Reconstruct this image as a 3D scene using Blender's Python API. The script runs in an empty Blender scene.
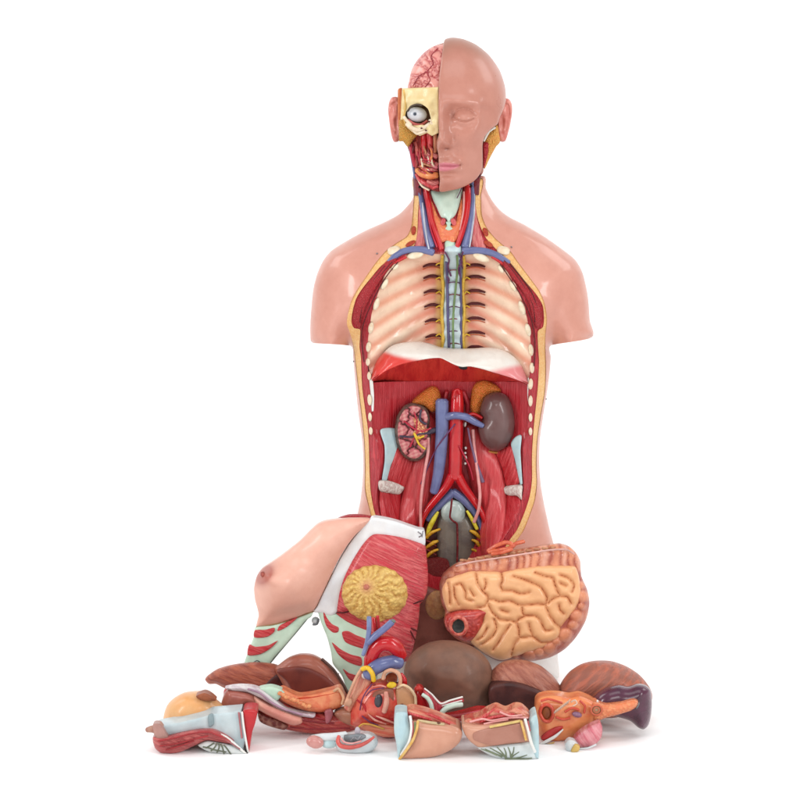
import bpy, bmesh, math, random
import numpy as np
from mathutils import Vector, Matrix
from mathutils.geometry import delaunay_2d_cdt
random.seed(7); np.random.seed(7)
C = bpy.context.scene.collection
# ------------------------------------------------------------------ layout
# Every shape is described in "units" of 1.3 mm: x to the right, y downwards, depth away from the viewer.
S = 0.0013
DIST = 3.2; TH = math.radians(8.0); K = S/DIST
FW = np.array([0, math.cos(TH), -math.sin(TH)]); UP = np.array([0, math.sin(TH), math.cos(TH)])
CAM = np.array([0.0, -DIST*math.cos(TH), DIST*math.sin(TH)])
def _hit(px, py, Y):
    px = np.asarray(px, float); py = np.asarray(py, float); Y = np.asarray(Y, float)
    rx = (px-400)*K; rz = (400-py)*K
    ry = FW[1]+rz*UP[1]; rzz = FW[2]+rz*UP[2]
    t = (Y-CAM[1])/ry
    return np.stack([CAM[0]+t*rx, Y+0*t, CAM[2]+t*rzz], -1)
Z0 = float(_hit(452, 682, 0.0)[2]); CAM[2] -= Z0        # lift everything so that the torso stands on z = 0
def W(px, py, d):                                        # units -> world
    return _hit(px, py, np.asarray(d, float)*S)
def sc(d): return (DIST*math.cos(TH)+d*S)/(DIST*math.cos(TH))
def fd(px, py):                                          # depth at which a point seen there lies on the floor
    rz = (400-py)*K; ry = FW[1]+rz*UP[1]; rzz = FW[2]+rz*UP[2]
    t = -CAM[2]/rzz
    return (CAM[1]+t*ry)/S

# ------------------------------------------------------------------ materials
GAIN = 0.73
def lin(c):
    out = []
    for v in c:
        v = v/255.0
        out.append((v/12.92 if v <= 0.04045 else ((v+0.055)/1.055)**2.4)*GAIN)
    return out
MATS = {}
def mat(name, col, col2=None, mode='noise', scale=60, ang=0, bump=0.15, rough=0.34, coat=0.0, amt=0.5, stretch=14, paint=False, sss=0.0):
    if name in MATS: return MATS[name]
    m = bpy.data.materials.new(name); m.use_nodes = True; nt = m.node_tree; N = nt.nodes; L = nt.links
    b = N['Principled BSDF']; b.inputs['Roughness'].default_value = rough; b.inputs['Specular IOR Level'].default_value = 0.28
    b.inputs['Coat Weight'].default_value = coat; b.inputs['Coat Roughness'].default_value = 0.1
    c1 = lin(col)+[1]; c2 = lin(col2 if col2 else [v*0.86 for v in col])+[1]
    tc = N.new('ShaderNodeTexCoord'); mp = N.new('ShaderNodeMapping'); mp2 = N.new('ShaderNodeMapping')
    L.new(tc.outputs['Object'], mp.inputs['Vector']); L.new(mp.outputs[0], mp2.inputs['Vector'])
    mp.inputs['Rotation'].default_value = (0, math.radians(ang), 0)
    if mode == 'fibre':
        mp2.inputs['Scale'].default_value = (scale*stretch/14*6, scale, scale*0.45)
        t = N.new('ShaderNodeTexNoise'); t.inputs['Scale'].default_value = 1.0; t.inputs['Detail'].default_value = 3
        t.inputs['Roughness'].default_value = 0.6; L.new(mp2.outputs[0], t.inputs['Vector']); fac = t.outputs['Fac']; lo, hi = 0.36, 0.66
    elif mode == 'gyri':
        mp2.inputs['Scale'].default_value = (scale,)*3
        nz = N.new('ShaderNodeTexNoise'); nz.inputs['Scale'].default_value = 0.9; L.new(mp2.outputs[0], nz.inputs['Vector'])
        mx = N.new('ShaderNodeMix'); mx.data_type = 'VECTOR'; mx.inputs['Factor'].default_value = 0.55
        L.new(mp2.outputs[0], mx.inputs[4]); L.new(nz.outputs['Color'], mx.inputs[5])
        t = N.new('ShaderNodeTexVoronoi'); t.feature = 'DISTANCE_TO_EDGE'; t.inputs['Scale'].default_value = 2.2
        L.new(mx.outputs[1], t.inputs['Vector']); fac = t.outputs['Distance']; lo, hi = 0.30, 0.04
    elif mode == 'grain':
        mp2.inputs['Scale'].default_value = (scale,)*3
        t = N.new('ShaderNodeTexVoronoi'); t.inputs['Scale'].default_value = 1.0
        L.new(mp2.outputs[0], t.inputs['Vector']); fac = t.outputs['Distance']; lo, hi = 0.15, 0.75
    elif mode == 'veins':
        mp2.inputs['Scale'].default_value = (scale,)*3
        t = N.new('ShaderNodeTexNoise'); t.inputs['Scale'].default_value = 1; t.inputs['Detail'].default_value = 4
        t.inputs['Distortion'].default_value = 1.6; L.new(mp2.outputs[0], t.inputs['Vector'])
        sb = N.new('ShaderNodeMath'); sb.operation = 'SUBTRACT'; sb.inputs[1].default_value = 0.5; L.new(t.outputs['Fac'], sb.inputs[0])
        ab = N.new('ShaderNodeMath'); ab.operation = 'ABSOLUTE'; L.new(sb.outputs[0], ab.inputs[0]); fac = ab.outputs[0]; lo, hi = 0.035, 0.008
    else:
        mp2.inputs['Scale'].default_value = (scale,)*3
        t = N.new('ShaderNodeTexNoise'); t.inputs['Scale'].default_value = 1.0; t.inputs['Detail'].default_value = 4
        L.new(mp2.outputs[0], t.inputs['Vector']); fac = t.outputs['Fac']; lo, hi = 0.35, 0.7
    mr = N.new('ShaderNodeMapRange'); mr.interpolation_type = 'SMOOTHSTEP'
    mr.inputs['From Min'].default_value = lo; mr.inputs['From Max'].default_value = hi
    if lo > hi:
        mr.inputs['From Min'].default_value = hi; mr.inputs['From Max'].default_value = lo
        mr.inputs['To Min'].default_value = amt if mode in ('gyri', 'veins') else 1; mr.inputs['To Max'].default_value = 0
    else: mr.inputs['To Max'].default_value = 1.0
    L.new(fac, mr.inputs['Value'])
    mc = N.new('ShaderNodeMix'); mc.data_type = 'RGBA'
    L.new(mr.outputs[0], mc.inputs['Factor'])
    if paint:
        at = N.new('ShaderNodeAttribute'); at.attribute_name = 'Paint'
        dk = N.new('ShaderNodeMix'); dk.data_type = 'RGBA'; dk.blend_type = 'MULTIPLY'; dk.inputs['Factor'].default_value = 1
        L.new(at.outputs['Color'], dk.inputs[6]); dk.inputs[7].default_value = [1-amt*0.35, 1-amt*0.5, 1-amt*0.5, 1]
        L.new(at.outputs['Color'], mc.inputs[6]); L.new(dk.outputs[2], mc.inputs[7])
    else:
        mc.inputs[6].default_value = c1; mc.inputs[7].default_value = c2
    # hand-painted unevenness: broad mottling and small rubbed specks
    m1 = N.new('ShaderNodeTexNoise'); m1.inputs['Scale'].default_value = 38; m1.inputs['Detail'].default_value = 6; m1.inputs['Roughness'].default_value = 0.65
    L.new(tc.outputs['Object'], m1.inputs['Vector'])
    r1 = N.new('ShaderNodeMapRange'); r1.inputs['From Min'].default_value = 0.3; r1.inputs['From Max'].default_value = 0.7; L.new(m1.outputs['Fac'], r1.inputs['Value'])
    x1 = N.new('ShaderNodeMix'); x1.data_type = 'RGBA'; x1.blend_type = 'MULTIPLY'; x1.inputs['Factor'].default_value = 1
    cr1 = N.new('ShaderNodeMix'); cr1.data_type = 'RGBA'; cr1.inputs[6].default_value = (0.93, 0.88, 0.86, 1); cr1.inputs[7].default_value = (1.04, 1.05, 1.05, 1)
    L.new(r1.outputs[0], cr1.inputs['Factor']); L.new(mc.outputs[2], x1.inputs[6]); L.new(cr1.outputs[2], x1.inputs[7])
    L.new(x1.outputs[2], b.inputs['Base Color'])
    # fine unevenness of the moulded plastic and brushed paint
    fn = N.new('ShaderNodeTexNoise'); fn.inputs['Scale'].default_value = 900; fn.inputs['Detail'].default_value = 2
    L.new(tc.outputs['Object'], fn.inputs['Vector'])
    bp0 = N.new('ShaderNodeBump'); bp0.inputs['Strength'].default_value = 0.05; bp0.inputs['Distance'].default_value = 0.0006
    L.new(fn.outputs['Fac'], bp0.inputs['Height'])
    bp = N.new('ShaderNodeBump'); bp.inputs['Strength'].default_value = min(1, bump*(3.2 if mode == 'fibre' else 2)); bp.inputs['Distance'].default_value = 0.0015; bp.invert = mode in ('gyri', 'grain', 'veins')
    L.new(mr.outputs[0], bp.inputs['Height']); L.new(bp0.outputs[0], bp.inputs['Normal']); L.new(bp.outputs[0], b.inputs['Normal'])
    rn = N.new('ShaderNodeMapRange'); rn.inputs['To Min'].default_value = rough-0.06; rn.inputs['To Max'].default_value = rough+0.1
    n2 = N.new('ShaderNodeTexNoise'); n2.inputs['Scale'].default_value = 45; L.new(tc.outputs['Object'], n2.inputs['Vector'])
    L.new(n2.outputs['Fac'], rn.inputs['Value']); L.new(rn.outputs[0], b.inputs['Roughness'])
    if sss: b.inputs['Subsurface Weight'].default_value = sss; b.inputs['Subsurface Scale'].default_value = 0.004
    MATS[name] = m; return m

# ------------------------------------------------------------------ object helpers
ORG = {}
def thing(name, label, cat, at, group=None):
    o = bpy.data.objects.new(name, None); C.objects.link(o); o.empty_display_size = 0.02
    o.location = Vector(at); ORG[o.name] = np.array(at, float); o['label'] = label; o['category'] = cat
    if group: o['group'] = group
    return o
def root_org(o): return ORG[o.name]
def mkobj(name, verts, faces, m, parent, label=None, paint=None, sharp=38):
    org = ORG[parent.name] if parent else np.zeros(3)
    verts = np.array(verts, float); verts[:, 2] = np.maximum(verts[:, 2], 0.0004)
    me = bpy.data.meshes.new(name)
    me.from_pydata([tuple(v) for v in (np.asarray(verts)-org)], [], [tuple(int(i) for i in f) for f in faces])
    if paint is not None:
        a = me.color_attributes.new('Paint', 'FLOAT_COLOR', 'POINT')
        buf = np.ones((len(verts), 4), np.float32); buf[:, :3] = paint; a.data.foreach_set('color', buf.ravel())
    bm = bmesh.new(); bm.from_mesh(me); bmesh.ops.remove_doubles(bm, verts=bm.verts, dist=1e-6)
    bmesh.ops.recalc_face_normals(bm, faces=bm.faces); bm.to_mesh(me); bm.free()
    me.polygons.foreach_set('use_smooth', [True]*len(me.polygons)); me.set_sharp_from_angle(angle=math.radians(sharp))
    me.materials.append(m); me.update()
    o = bpy.data.objects.new(name, me); C.objects.link(o)
    if parent: o.parent = parent
    ORG[o.name] = org
    if label: o['label'] = label
    return o
def single(o, label, cat, group=None):
    me = o.data; co = np.empty(len(me.vertices)*3); me.vertices.foreach_get('co', co); co = co.reshape(-1, 3)
    c = co.mean(0); c[2] = co[:, 2].min(); me.vertices.foreach_set('co', (co-c).ravel()); me.update(); o.location = Vector(c)
    o['label'] = label; o['category'] = cat
    if group: o['group'] = group
    return o

# ------------------------------------------------------------------ 2-D helpers
def cr(pts, step, closed=True, smooth=True):
    pts = [tuple(map(float, p)) for p in pts]; n = len(pts); out = []
    rng = n if closed else n-1
    for i in range(rng):
        p1 = np.array(pts[i]); p2 = np.array(pts[(i+1) % n])
        p0 = np.array(pts[i-1] if closed or i > 0 else pts[i]); p3 = np.array(pts[(i+2) % n] if closed or i+2 < n else pts[(i+1) % n])
        seg = np.linalg.norm((p2-p1)[:2]); k = max(1, int(round(seg/step)))
        for j in range(k):
            t = j/k
            if smooth:
                # soft tangents (0.4) keep corners fairly tight
                m1 = (p2-p0)*0.4; m2 = (p3-p1)*0.4
                for mm in (m1, m2):
                    l_ = np.linalg.norm(mm[:2])
                    lim = 0.9*min(seg, np.linalg.norm((p1-p0)[:2]) if mm is m1 else np.linalg.norm((p3-p2)[:2]))+0.05*seg
                    if l_ > lim > 0: mm *= lim/l_
                h = 2*t**3-3*t**2+1, t**3-2*t**2+t, -2*t**3+3*t**2, t**3-t**2
                q = h[0]*p1+h[1]*m1+h[2]*p2+h[3]*m2
            else: q = p1*(1-t)+p2*t
            out.append(q)
    if not closed: out.append(np.array(pts[-1]))
    return np.array(out)
def inside(x, y, poly):
    r = np.zeros(len(x), bool); n = len(poly); xj, yj = poly[-1][0], poly[-1][1]
    for i in range(n):
        xi, yi = poly[i][0], poly[i][1]
        c = ((yi > y) != (yj > y))
        if c.any():
            with np.errstate(divide='ignore', invalid='ignore'):
                xx = (xj-xi)*(y-yi)/(yj-yi if yj != yi else 1e-9)+xi
            r ^= (c & (x < xx))
        xj, yj = xi, yi
    return r
def dseg(x, y, pts, closed=True):
    d = np.full(len(x), 1e9); n = len(pts)
    for i in range(n if closed else n-1):
        ax, ay = pts[i][0], pts[i][1]; bx, by = pts[(i+1) % n][0], pts[(i+1) % n][1]
        dx, dy = bx-ax, by-ay; l2 = dx*dx+dy*dy
        if l2 < 1e-12: continue
        t = np.clip(((x-ax)*dx+(y-ay)*dy)/l2, 0, 1)
        d = np.minimum(d, (x-ax-t*dx)**2+(y-ay-t*dy)**2)
    return np.sqrt(d)
def prof(d, R):
    t = np.clip(d/R, 0, 1); return np.sqrt(np.clip(1-(1-t)**2, 0, 1))
def tri(outline, g, holes=(), rings=()):
    P_ = [np.asarray(outline)]+[np.asarray(h) for h in holes]
    pts = []; edges = []
    for q in P_:
        b = len(pts); n = len(q)
        pts += [(float(a[0]), float(a[1])) for a in q]; edges += [(b+i, b+(i+1) % n) for i in range(n)]
    o = P_[0]; x0, y0 = o.min(0)[:2]; x1, y1 = o.max(0)[:2]
    gx, gy = np.meshgrid(np.arange(x0+g*.5, x1, g), np.arange(y0+g*.5, y1, g*0.87))
    gx = gx+((np.arange(gx.shape[0]) % 2)*g*0.5)[:, None]
    gx, gy = gx.ravel(), gy.ravel()
    def ok(x, y, dm):
        k = inside(x, y, o)
        for h in P_[1:]: k &= ~inside(x, y, h)
        x, y = x[k], y[k]; d = np.full(len(x), 1e9)
        for q in P_: d = np.minimum(d, dseg(x, y, q))
        k = d > dm; return x[k], y[k]
    x, y = ok(gx, gy, max(g*0.55, (max(rings)+g*.4) if rings else 0)); add = list(zip(x, y))
    for r in rings:
        for q in P_:
            nx = np.roll(q, -1, 0)-np.roll(q, 1, 0); nn = np.stack([-nx[:, 1], nx[:, 0]], 1); nn /= np.maximum(np.linalg.norm(nn, axis=1), 1e-9)[:, None]
            for s in (1, -1):
                a = q[:, :2]+nn*r*s; xx, yy = ok(a[:, 0], a[:, 1], r*0.9); add += list(zip(xx, yy))
    pts += [(float(a), float(b)) for a, b in add]
    res = delaunay_2d_cdt([Vector(p) for p in pts], edges, [], 0, 1e-4)
    v = np.array([(a[0], a[1]) for a in res[0]]); f = np.array([t for t in res[2] if len(t) == 3])
    cc = v[f].mean(1); k = inside(cc[:, 0], cc[:, 1], o)
    for h in P_[1:]: k &= ~inside(cc[:, 0], cc[:, 1], h)
    return v, f[k]
def bedges(f):
    e = {}
    for t in f:
        for i in range(3):
            a, b = int(t[i]), int(t[(i+1) % 3]); k = (min(a, b), max(a, b)); e[k] = None if k in e else (a, b)
    return [v for v in e.values() if v]
def val(d, x, y): return d(x, y) if callable(d) else np.full(len(x), float(d))
def solid(name, parent, outline, depth, m, bulge=0, R=None, thick=4, backb=0, g=2.0, holes=(), smooth=True, extra=None,
          paint=None, backcol=None, grooves=None, gr=3.0, ga=2.0, label=None, through=True, lip=10, hsmooth=True, sharp=38):
    """a closed body: front face over an outline with a rounded rim, a back face and side walls"""
    o = cr(outline, g, True, smooth); hs = [cr(h, g, True, hsmooth) for h in holes]
    if R is None: R = max(2.0, min(o[:, 0].max()-o[:, 0].min(), o[:, 1].max()-o[:, 1].min())*0.5)
    rg = [r for r in (0.15, 0.5, 1.1) if bulge or backb]
    v, f = tri(o, g, hs, rg)
    x, y = v[:, 0], v[:, 1]; d = dseg(x, y, o)
    if callable(bulge): h = bulge(x, y, d)
    else: h = bulge*prof(d, R)
    if grooves is not None:
        gd = np.full(len(x), 1e9)
        for q in grooves: gd = np.minimum(gd, dseg(x, y, cr(q, 2.0, False), False))
        h = h-ga*(1-prof(gd, gr))
    else: gd = d
    if extra is not None: h = h+extra(x, y)
    base = val(depth, x, y); fr = base-h
    F = W(x, y, fr); faces = [tuple(t) for t in f]; n = len(v)
    if through: vb, fb, db, baseb = v, f, d, base
    else:
        vb, fb = tri(o, g*2 if g < 2 else g, (), rg); db = dseg(vb[:, 0], vb[:, 1], o); baseb = val(depth, vb[:, 0], vb[:, 1])
    if callable(thick): bd = thick(vb[:, 0], vb[:, 1])
    else: bd = baseb+thick+(backb*prof(db, R))
    B = W(vb[:, 0], vb[:, 1], baseb); B[:, 1] = bd*S
    verts = np.concatenate([F, B]); faces += [tuple(int(i)+n for i in t[::-1]) for t in fb]
    be = bedges(f)
    if through:
        faces += [(b, a, a+n, b+n) for a, b in be]
    else:
        # outer wall: match by position; hole edges get their own lip
        key = {(round(p[0], 3), round(p[1], 3)): i+n for i, p in enumerate(vb)}
        lipv = {}; extra_v = []; dout = dseg(v[:, 0], v[:, 1], o)
        for a, b in be:
            qa = np.hypot(vb[:, 0]-v[a][0], vb[:, 1]-v[a][1]); qb = np.hypot(vb[:, 0]-v[b][0], vb[:, 1]-v[b][1])
            ia, ib = int(qa.argmin()), int(qb.argmin())
            if dout[a] < 0.3 and dout[b] < 0.3: faces.append((b, a, ia+n, ib+n))
            else:
                for q in (a, b):
                    if q not in lipv:
                        p = F[q].copy(); p[1] += lip*S; lipv[q] = len(verts)+len(extra_v); extra_v.append(p)
                faces.append((b, a, lipv[a], lipv[b]))
        if extra_v: verts = np.concatenate([verts, np.array(extra_v)])
    pc = None
    if paint is not None:
        pf = np.clip(paint(x, y, d, gd), 0, 1); pb = np.tile(np.array(lin(backcol)) if backcol else pf.mean(0), (len(verts)-n, 1)) 
        pc = np.concatenate([pf, pb])
        if through and backcol is None: pc[n:2*n] = pf
    return mkobj(name, verts, faces, m, parent, label, pc, sharp)
def tube(name, parent, pts, r, m, depth=None, off=0.0, closed=False, seg=12, step=1.5, label=None, flat=1.0, obj=True):
    """pts: (x, y[, depth[, r]]) in units"""
    P3 = []
    for p in pts:
        dd = p[2] if len(p) > 2 else 0; rr = p[3] if len(p) > 3 else r
        P3.append((p[0], p[1], dd, rr))
    q = cr(P3, step, closed)
    dep = q[:, 2] if depth is None else val(depth, q[:, 0], q[:, 1])+q[:, 2]
    dep = dep-off
    c = W(q[:, 0], q[:, 1], dep); rad = q[:, 3]*S*sc(dep); n = len(c)
    if closed: t = np.roll(c, -1, 0)-np.roll(c, 1, 0)
    else: t = np.gradient(c, axis=0)
    t /= np.maximum(np.linalg.norm(t, axis=1), 1e-12)[:, None]
    yv = np.array([0, 1.0, 0]); V = []; Fc = []
    cs, rs, ts = list(c), list(rad), list(t); fl = [flat]*n
    if not closed:
        cs = [c[0]-t[0]*rad[0]*0.35]+cs+[c[-1]+t[-1]*rad[-1]*0.35]; rs = [rad[0]*0.7]+rs+[rad[-1]*0.7]; ts = [t[0]]+ts+[t[-1]]
    prev = None
    for cc, rr, tt in zip(cs, rs, ts):
        a = np.cross(tt, yv); na = np.linalg.norm(a)
        if na < 0.15: a = prev if prev is not None else np.cross(tt, [1, 0, 0.]); na = np.linalg.norm(a)
        a = a/na; prev = a; b = np.cross(a, tt); b /= np.linalg.norm(b)
        for k in range(seg):
            an = 2*math.pi*k/seg; V.append(cc+rr*(math.cos(an)*a+math.sin(an)*b*flat))
    m_ = len(cs)
    for i in range(m_ if closed else m_-1):
        for k in range(seg):
            j = (i+1) % m_; k2 = (k+1) % seg
            Fc.append((i*seg+k, i*seg+k2, j*seg+k2, j*seg+k))
    if not closed: Fc.append(tuple(range(seg))[::-1]); Fc.append(tuple((m_-1)*seg+k for k in range(seg)))
    if not obj: return np.array(V), Fc
    return mkobj(name, np.array(V), Fc, m, parent, label, None, 50)
def tubes(name, parent, lists, r, m, **kw):              # several strands of one part
    V = []; F = []; n = 0
    for q in lists:
        v, f = tube(name, parent, q, r, m, obj=False, **kw); V.append(v); F += [tuple(i+n for i in t) for t in f]; n += len(v)
    return mkobj(name, np.concatenate(V), F, m, parent, None, None, 50)
def ell(name, parent, cx, cy, dep, rx, ry, rd, m, rot=0, label=None, lump=0.0, nu=28, nv=18):
    if callable(dep): dep = float(dep(np.array([cx]), np.array([cy]))[0])
    c = W(cx, cy, dep); s = S*sc(dep); a = math.radians(rot); V = []; F = []
    for i in range(nv+1):
        ph = math.pi*i/nv
        for j in range(nu):
            th = 2*math.pi*j/nu; q = 1+lump*math.sin(3*th+2*ph)*math.sin(ph)
            x, z, y = math.sin(ph)*math.cos(th)*q, math.cos(ph)*q, math.sin(ph)*math.sin(th)*q
            X, Z = x*rx, z*ry
            V.append(c+s*np.array([X*math.cos(a)+Z*math.sin(a), y*rd, -X*math.sin(a)+Z*math.cos(a)]))
    for i in range(nv):
        for j in range(nu):
            F.append((i*nu+j, i*nu+(j+1) % nu, (i+1)*nu+(j+1) % nu, (i+1)*nu+j))
    return mkobj(name, np.array(V), F, m, parent, label)
def oval(cx, cy, rx, ry, rot=0, n=20, p=2.0):
    a = math.radians(rot); out = []
    for i in range(n):
        t = 2*math.pi*i/n; ct, st = math.cos(t), math.sin(t)
        x = rx*math.copysign(abs(ct)**(2/p), ct); y = ry*math.copysign(abs(st)**(2/p), st)
        out.append((cx+x*math.cos(a)-y*math.sin(a), cy+x*math.sin(a)+y*math.cos(a)))
    return out
def ga(x, y, cx, cy, sx, sy=None, rot=0):
    sy = sy or sx; a = math.radians(rot); u = (x-cx)*math.cos(a)+(y-cy)*math.sin(a); v = -(x-cx)*math.sin(a)+(y-cy)*math.cos(a)
    return np.exp(-0.5*((u/sx)**2+(v/sy)**2))
def sm(t): t = np.clip(t, 0, 1); return t*t*(3-2*t)
def mixc(a, b, t): a = np.array(lin(a)) if len(np.shape(a)) == 1 and max(a) > 1.5 else np.asarray(a); b = np.array(lin(b)); return a*(1-t[:, None])+b*t[:, None]
def flatc(c, n): return np.tile(np.array(lin(c)), (n, 1))
# ------------------------------------------------------------------ shared materials
SKIN = mat('skin_paint', (226,160,140), (220,152,132), scale=14, bump=0.0, rough=0.30, coat=0.25, amt=0.3)
RED = mat('muscle_red', (196,52,62), (222,96,98), mode='fibre', scale=60, ang=0, bump=0.25, rough=0.3, coat=0.2)
REDV = mat('muscle_vertical', (184,30,42), (204,58,66), mode='fibre', scale=70, ang=0, stretch=20, bump=0.2, rough=0.32, coat=0.2)
REDD = mat('muscle_cut', (168,26,42), (204,70,76), scale=420, bump=0.35, rough=0.4)
DARK = mat('dark_groove', (92,22,26), rough=0.5)
MAR = mat('maroon', (104,26,32), (140,44,46), scale=90, bump=0.3, rough=0.4)
FAT = mat('fat_yellow', (246,204,140), (240,186,118), mode='grain', scale=380, bump=0.1, rough=0.4)
BONE = mat('bone_cream', (246,232,206), (238,214,180), scale=160, bump=0.12, rough=0.36)
WHITE = mat('white_plastic', (244,244,238), (236,238,236), scale=60, bump=0.03, rough=0.3, coat=0.2)
PALEB = mat('pale_blue', (200,226,228), (184,214,222), scale=70, bump=0.05, rough=0.35)
PALEG = mat('pale_green', (198,226,204), (186,216,196), scale=50, bump=0.05, rough=0.4)
BLUE = mat('vein_blue', (112,120,166), (98,106,152), scale=60, bump=0.03, rough=0.24, coat=0.4)
ART = mat('artery_red', (206,26,34), (190,20,30), scale=60, bump=0.03, rough=0.22, coat=0.5)
CRIM = mat('crimson', (190,30,60), (172,24,50), scale=60, bump=0.03, rough=0.28, coat=0.3)
PINK = mat('nerve_pink', (240,176,170), (230,150,150), scale=120, bump=0.05, rough=0.3)
YEL = mat('nerve_yellow', (236,200,60), (222,180,44), scale=150, bump=0.1, rough=0.35)
ORG_ = mat('gland_orange', (240,150,90), (222,104,64), mode='grain', scale=420, bump=0.5, rough=0.38)
GREEN = mat('duct_green', (120,150,96), rough=0.35)
PURP = mat('vessel_purple', (110,60,100), rough=0.35)
BLACK = mat('black_hole', (24,16,18), rough=0.6)
STEEL = mat('steel_pin', (150,150,155), rough=0.25)
STEEL.node_tree.nodes['Principled BSDF'].inputs['Metallic'].default_value = 0.8

# ------------------------------------------------------------------ torso surfaces
SIL = [(414,176),(413.5,190),(412,200),(400,213.5),(385,222),(365,231),(345,242),(331,251),(323,261),(317,274),(313,290),(311,310),(310,328),(310.5,341)]
SIR = [(551,345.5),(592,337.5),(590,320),(588.5,300),(586,285),(582,271),(575,259.5),(562,249),(545,237),(525,225),(510,217.5),(500,210),(492,200),(486,188),(484,176)]
TL = [(350.5,346),(353,358),(354.5,375),(356,392),(358.5,415),(362,440),(363,460),(362.5,480),(360,502),(355.5,522),(350,545),(346,580),(345,620),(348,655),(352,681)]
TR = [(555,681),(558,655),(560,625),(559,590),(555,550),(550,530),(544.5,505),(541,485),(539.5,465),(540,440),(543,418),(547,393),(549.5,375),(551,358),(551,345.5)]
BODY = SIL+[(313,343.2)]+TL+TR+SIR[1:]
_bo = cr(BODY, 2.6)
def _flat(p): return (p[1] > 341.2 and p[1] < 347.5 and 310.6 < p[0] < 350.3) or (551.4 < p[0] < 591.9 and 337 < p[1] < 347.5 and abs((p[1]-345.5)+(p[0]-551)*8/41) < 1.6) or p[1] > 681.0
ESEG = [(_bo[i-1][:2], _bo[i][:2]) for i in range(len(_bo)) if not (_flat(_bo[i-1]) and _flat(_bo[i]))]
def bodyH(x, y):
    h = bodyH0(x, y); w = np.clip(1.6*np.exp(-0.5*(((x-343)/15)**2+((y-318)/22)**2))+1.6*np.exp(-0.5*(((x-560)/15)**2+((y-316)/22)**2)), 0, 1)
    k = w > 0.03
    if k.any():
        xx, yy = x[k], y[k]; acc = h[k]*1.0; n = 1.0; lim = np.clip(dseg(xx, yy, _bo)/1.0-0.2, 0, 8)
        for r in (0.5, 1.0):
            for a in range(8):
                acc = acc+bodyH0(xx+lim*r*math.cos(a*math.pi/4), yy+lim*r*math.sin(a*math.pi/4)); n += 1
        h = h.copy(); h[k] = h[k]*(1-w[k])+acc/n*w[k]
    return h
def bodyH0(x, y):
    d = np.full(len(x), 1e9)
    for a_, b_ in ESEG: d = np.minimum(d, dseg(x, y, [a_, b_], False))
    D = 24+32*sm((y-185)/75); R = 34+44*sm((y-185)/75)
    R = R-18*sm((y-330)/120)*1.0+20*sm((y-480)/80)
    h = D*prof(d, R)
    h = h+6*ga(x, y, 452, 300, 60, 50)
    return h
def rim(x, y): return -bodyH(x, y)
def rimo(o): return lambda x, y: rim(x, y)-o
HL = [(414.8,178),(414,196),(411.5,225),(407,236),(398,242),(388,249),(382,255),(374,265),(365,278),(357,290),(351,302),(348,314),(347,324),(350,333),(353,345),(355,360),(357,378),(359,395),(361.5,415),(364,440),(365,465),(365,490),(369,508),(372,520),(378,540),(388,565),(402,590),(420,606)]
HR = [(450,607),(470,601),(490,586),(505,562),(516,542),(524,530),(530,515),(535,500),(537,484),(536.5,465),(537.5,440),(541,415),(545,392),(546,370),(545.5,350),(545.5,335),(547,320),(545,305),(540,292),(530,278),(518,262),(511,252),(503,245),(495,238),(487,228),(482,215),(481,196),(481,178)]
HOLE = HL+HR
FL = [(419.5,178),(419,197),(418,215),(417,235),(413,247),(400,251),(391,258),(380,267),(370,279),(362,289),(356,299),(352.5,312),(351.5,322),(354,328),(360,329.5),(360,337),(359.5,347),(361,358),(362,385),(364.5,405),(368,430),(369,450),(369.5,470),(370.5,490),(373.5,508),(377,520),(384,542),(394,565),(408,585),(425,600)]
FR = [(446,601),(465,595),(484,581),(498,559),(509,541),(517,530),(524,514),(529.5,497),(532,480),(532,455),(533.5,430),(536,405),(538,385),(539,362),(538,345),(538,331),(543,327),(544,317),(542.5,305),(536,294),(525,281),(514,267),(505,257),(496,249),(486,238),(481,228),(477,215),(475,197),(475,178)]
FATIN = FL+FR
CL = [(430,252),(412,252),(400,259),(391,267),(384,277),(380,288),(376,299),(372,312),(370,325),(368,340),(367.5,360),(369,380),(371,400),(372.5,430),(376,440),(380,455),(380,470),(378,485),(376.5,500),(380,515),(387,535),(397,555),(411,577),(428,590)]
CR_ = [(450,592),(466,586),(481,573),(494,556),(504,540),(512,526),(519,509),(523.5,490),(523,470),(523,447),(527,432),(528,400),(529,380),(531,365),(531,345),(529,328),(525.5,312),(521,298),(515,286),(508,273),(499,261),(488,253),(470,252)]
CAV = CL+CR_
CAVp = cr(CAV, 3)
def cav(x, y):                                            # bottom of the open cavity
    d = dseg(x, y, CAVp); ins = inside(x, y, CAVp)
    d = np.where(ins, d, 0); s = 1-(1-np.clip(d/46, 0, 1))**2.1
    s = s*(0.97)
    a = rim(x, y)+5
    back = -8+10*sm((y-380)/60)
    return a*(1-s)+back*s
def cavo(o): return lambda x, y: cav(x, y)-o

T = thing('anatomical_torso', 'pink life-size anatomical torso and half-opened head standing upright with its chest and belly open', 'anatomical torso', _hit(452, 681, 0))

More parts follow.
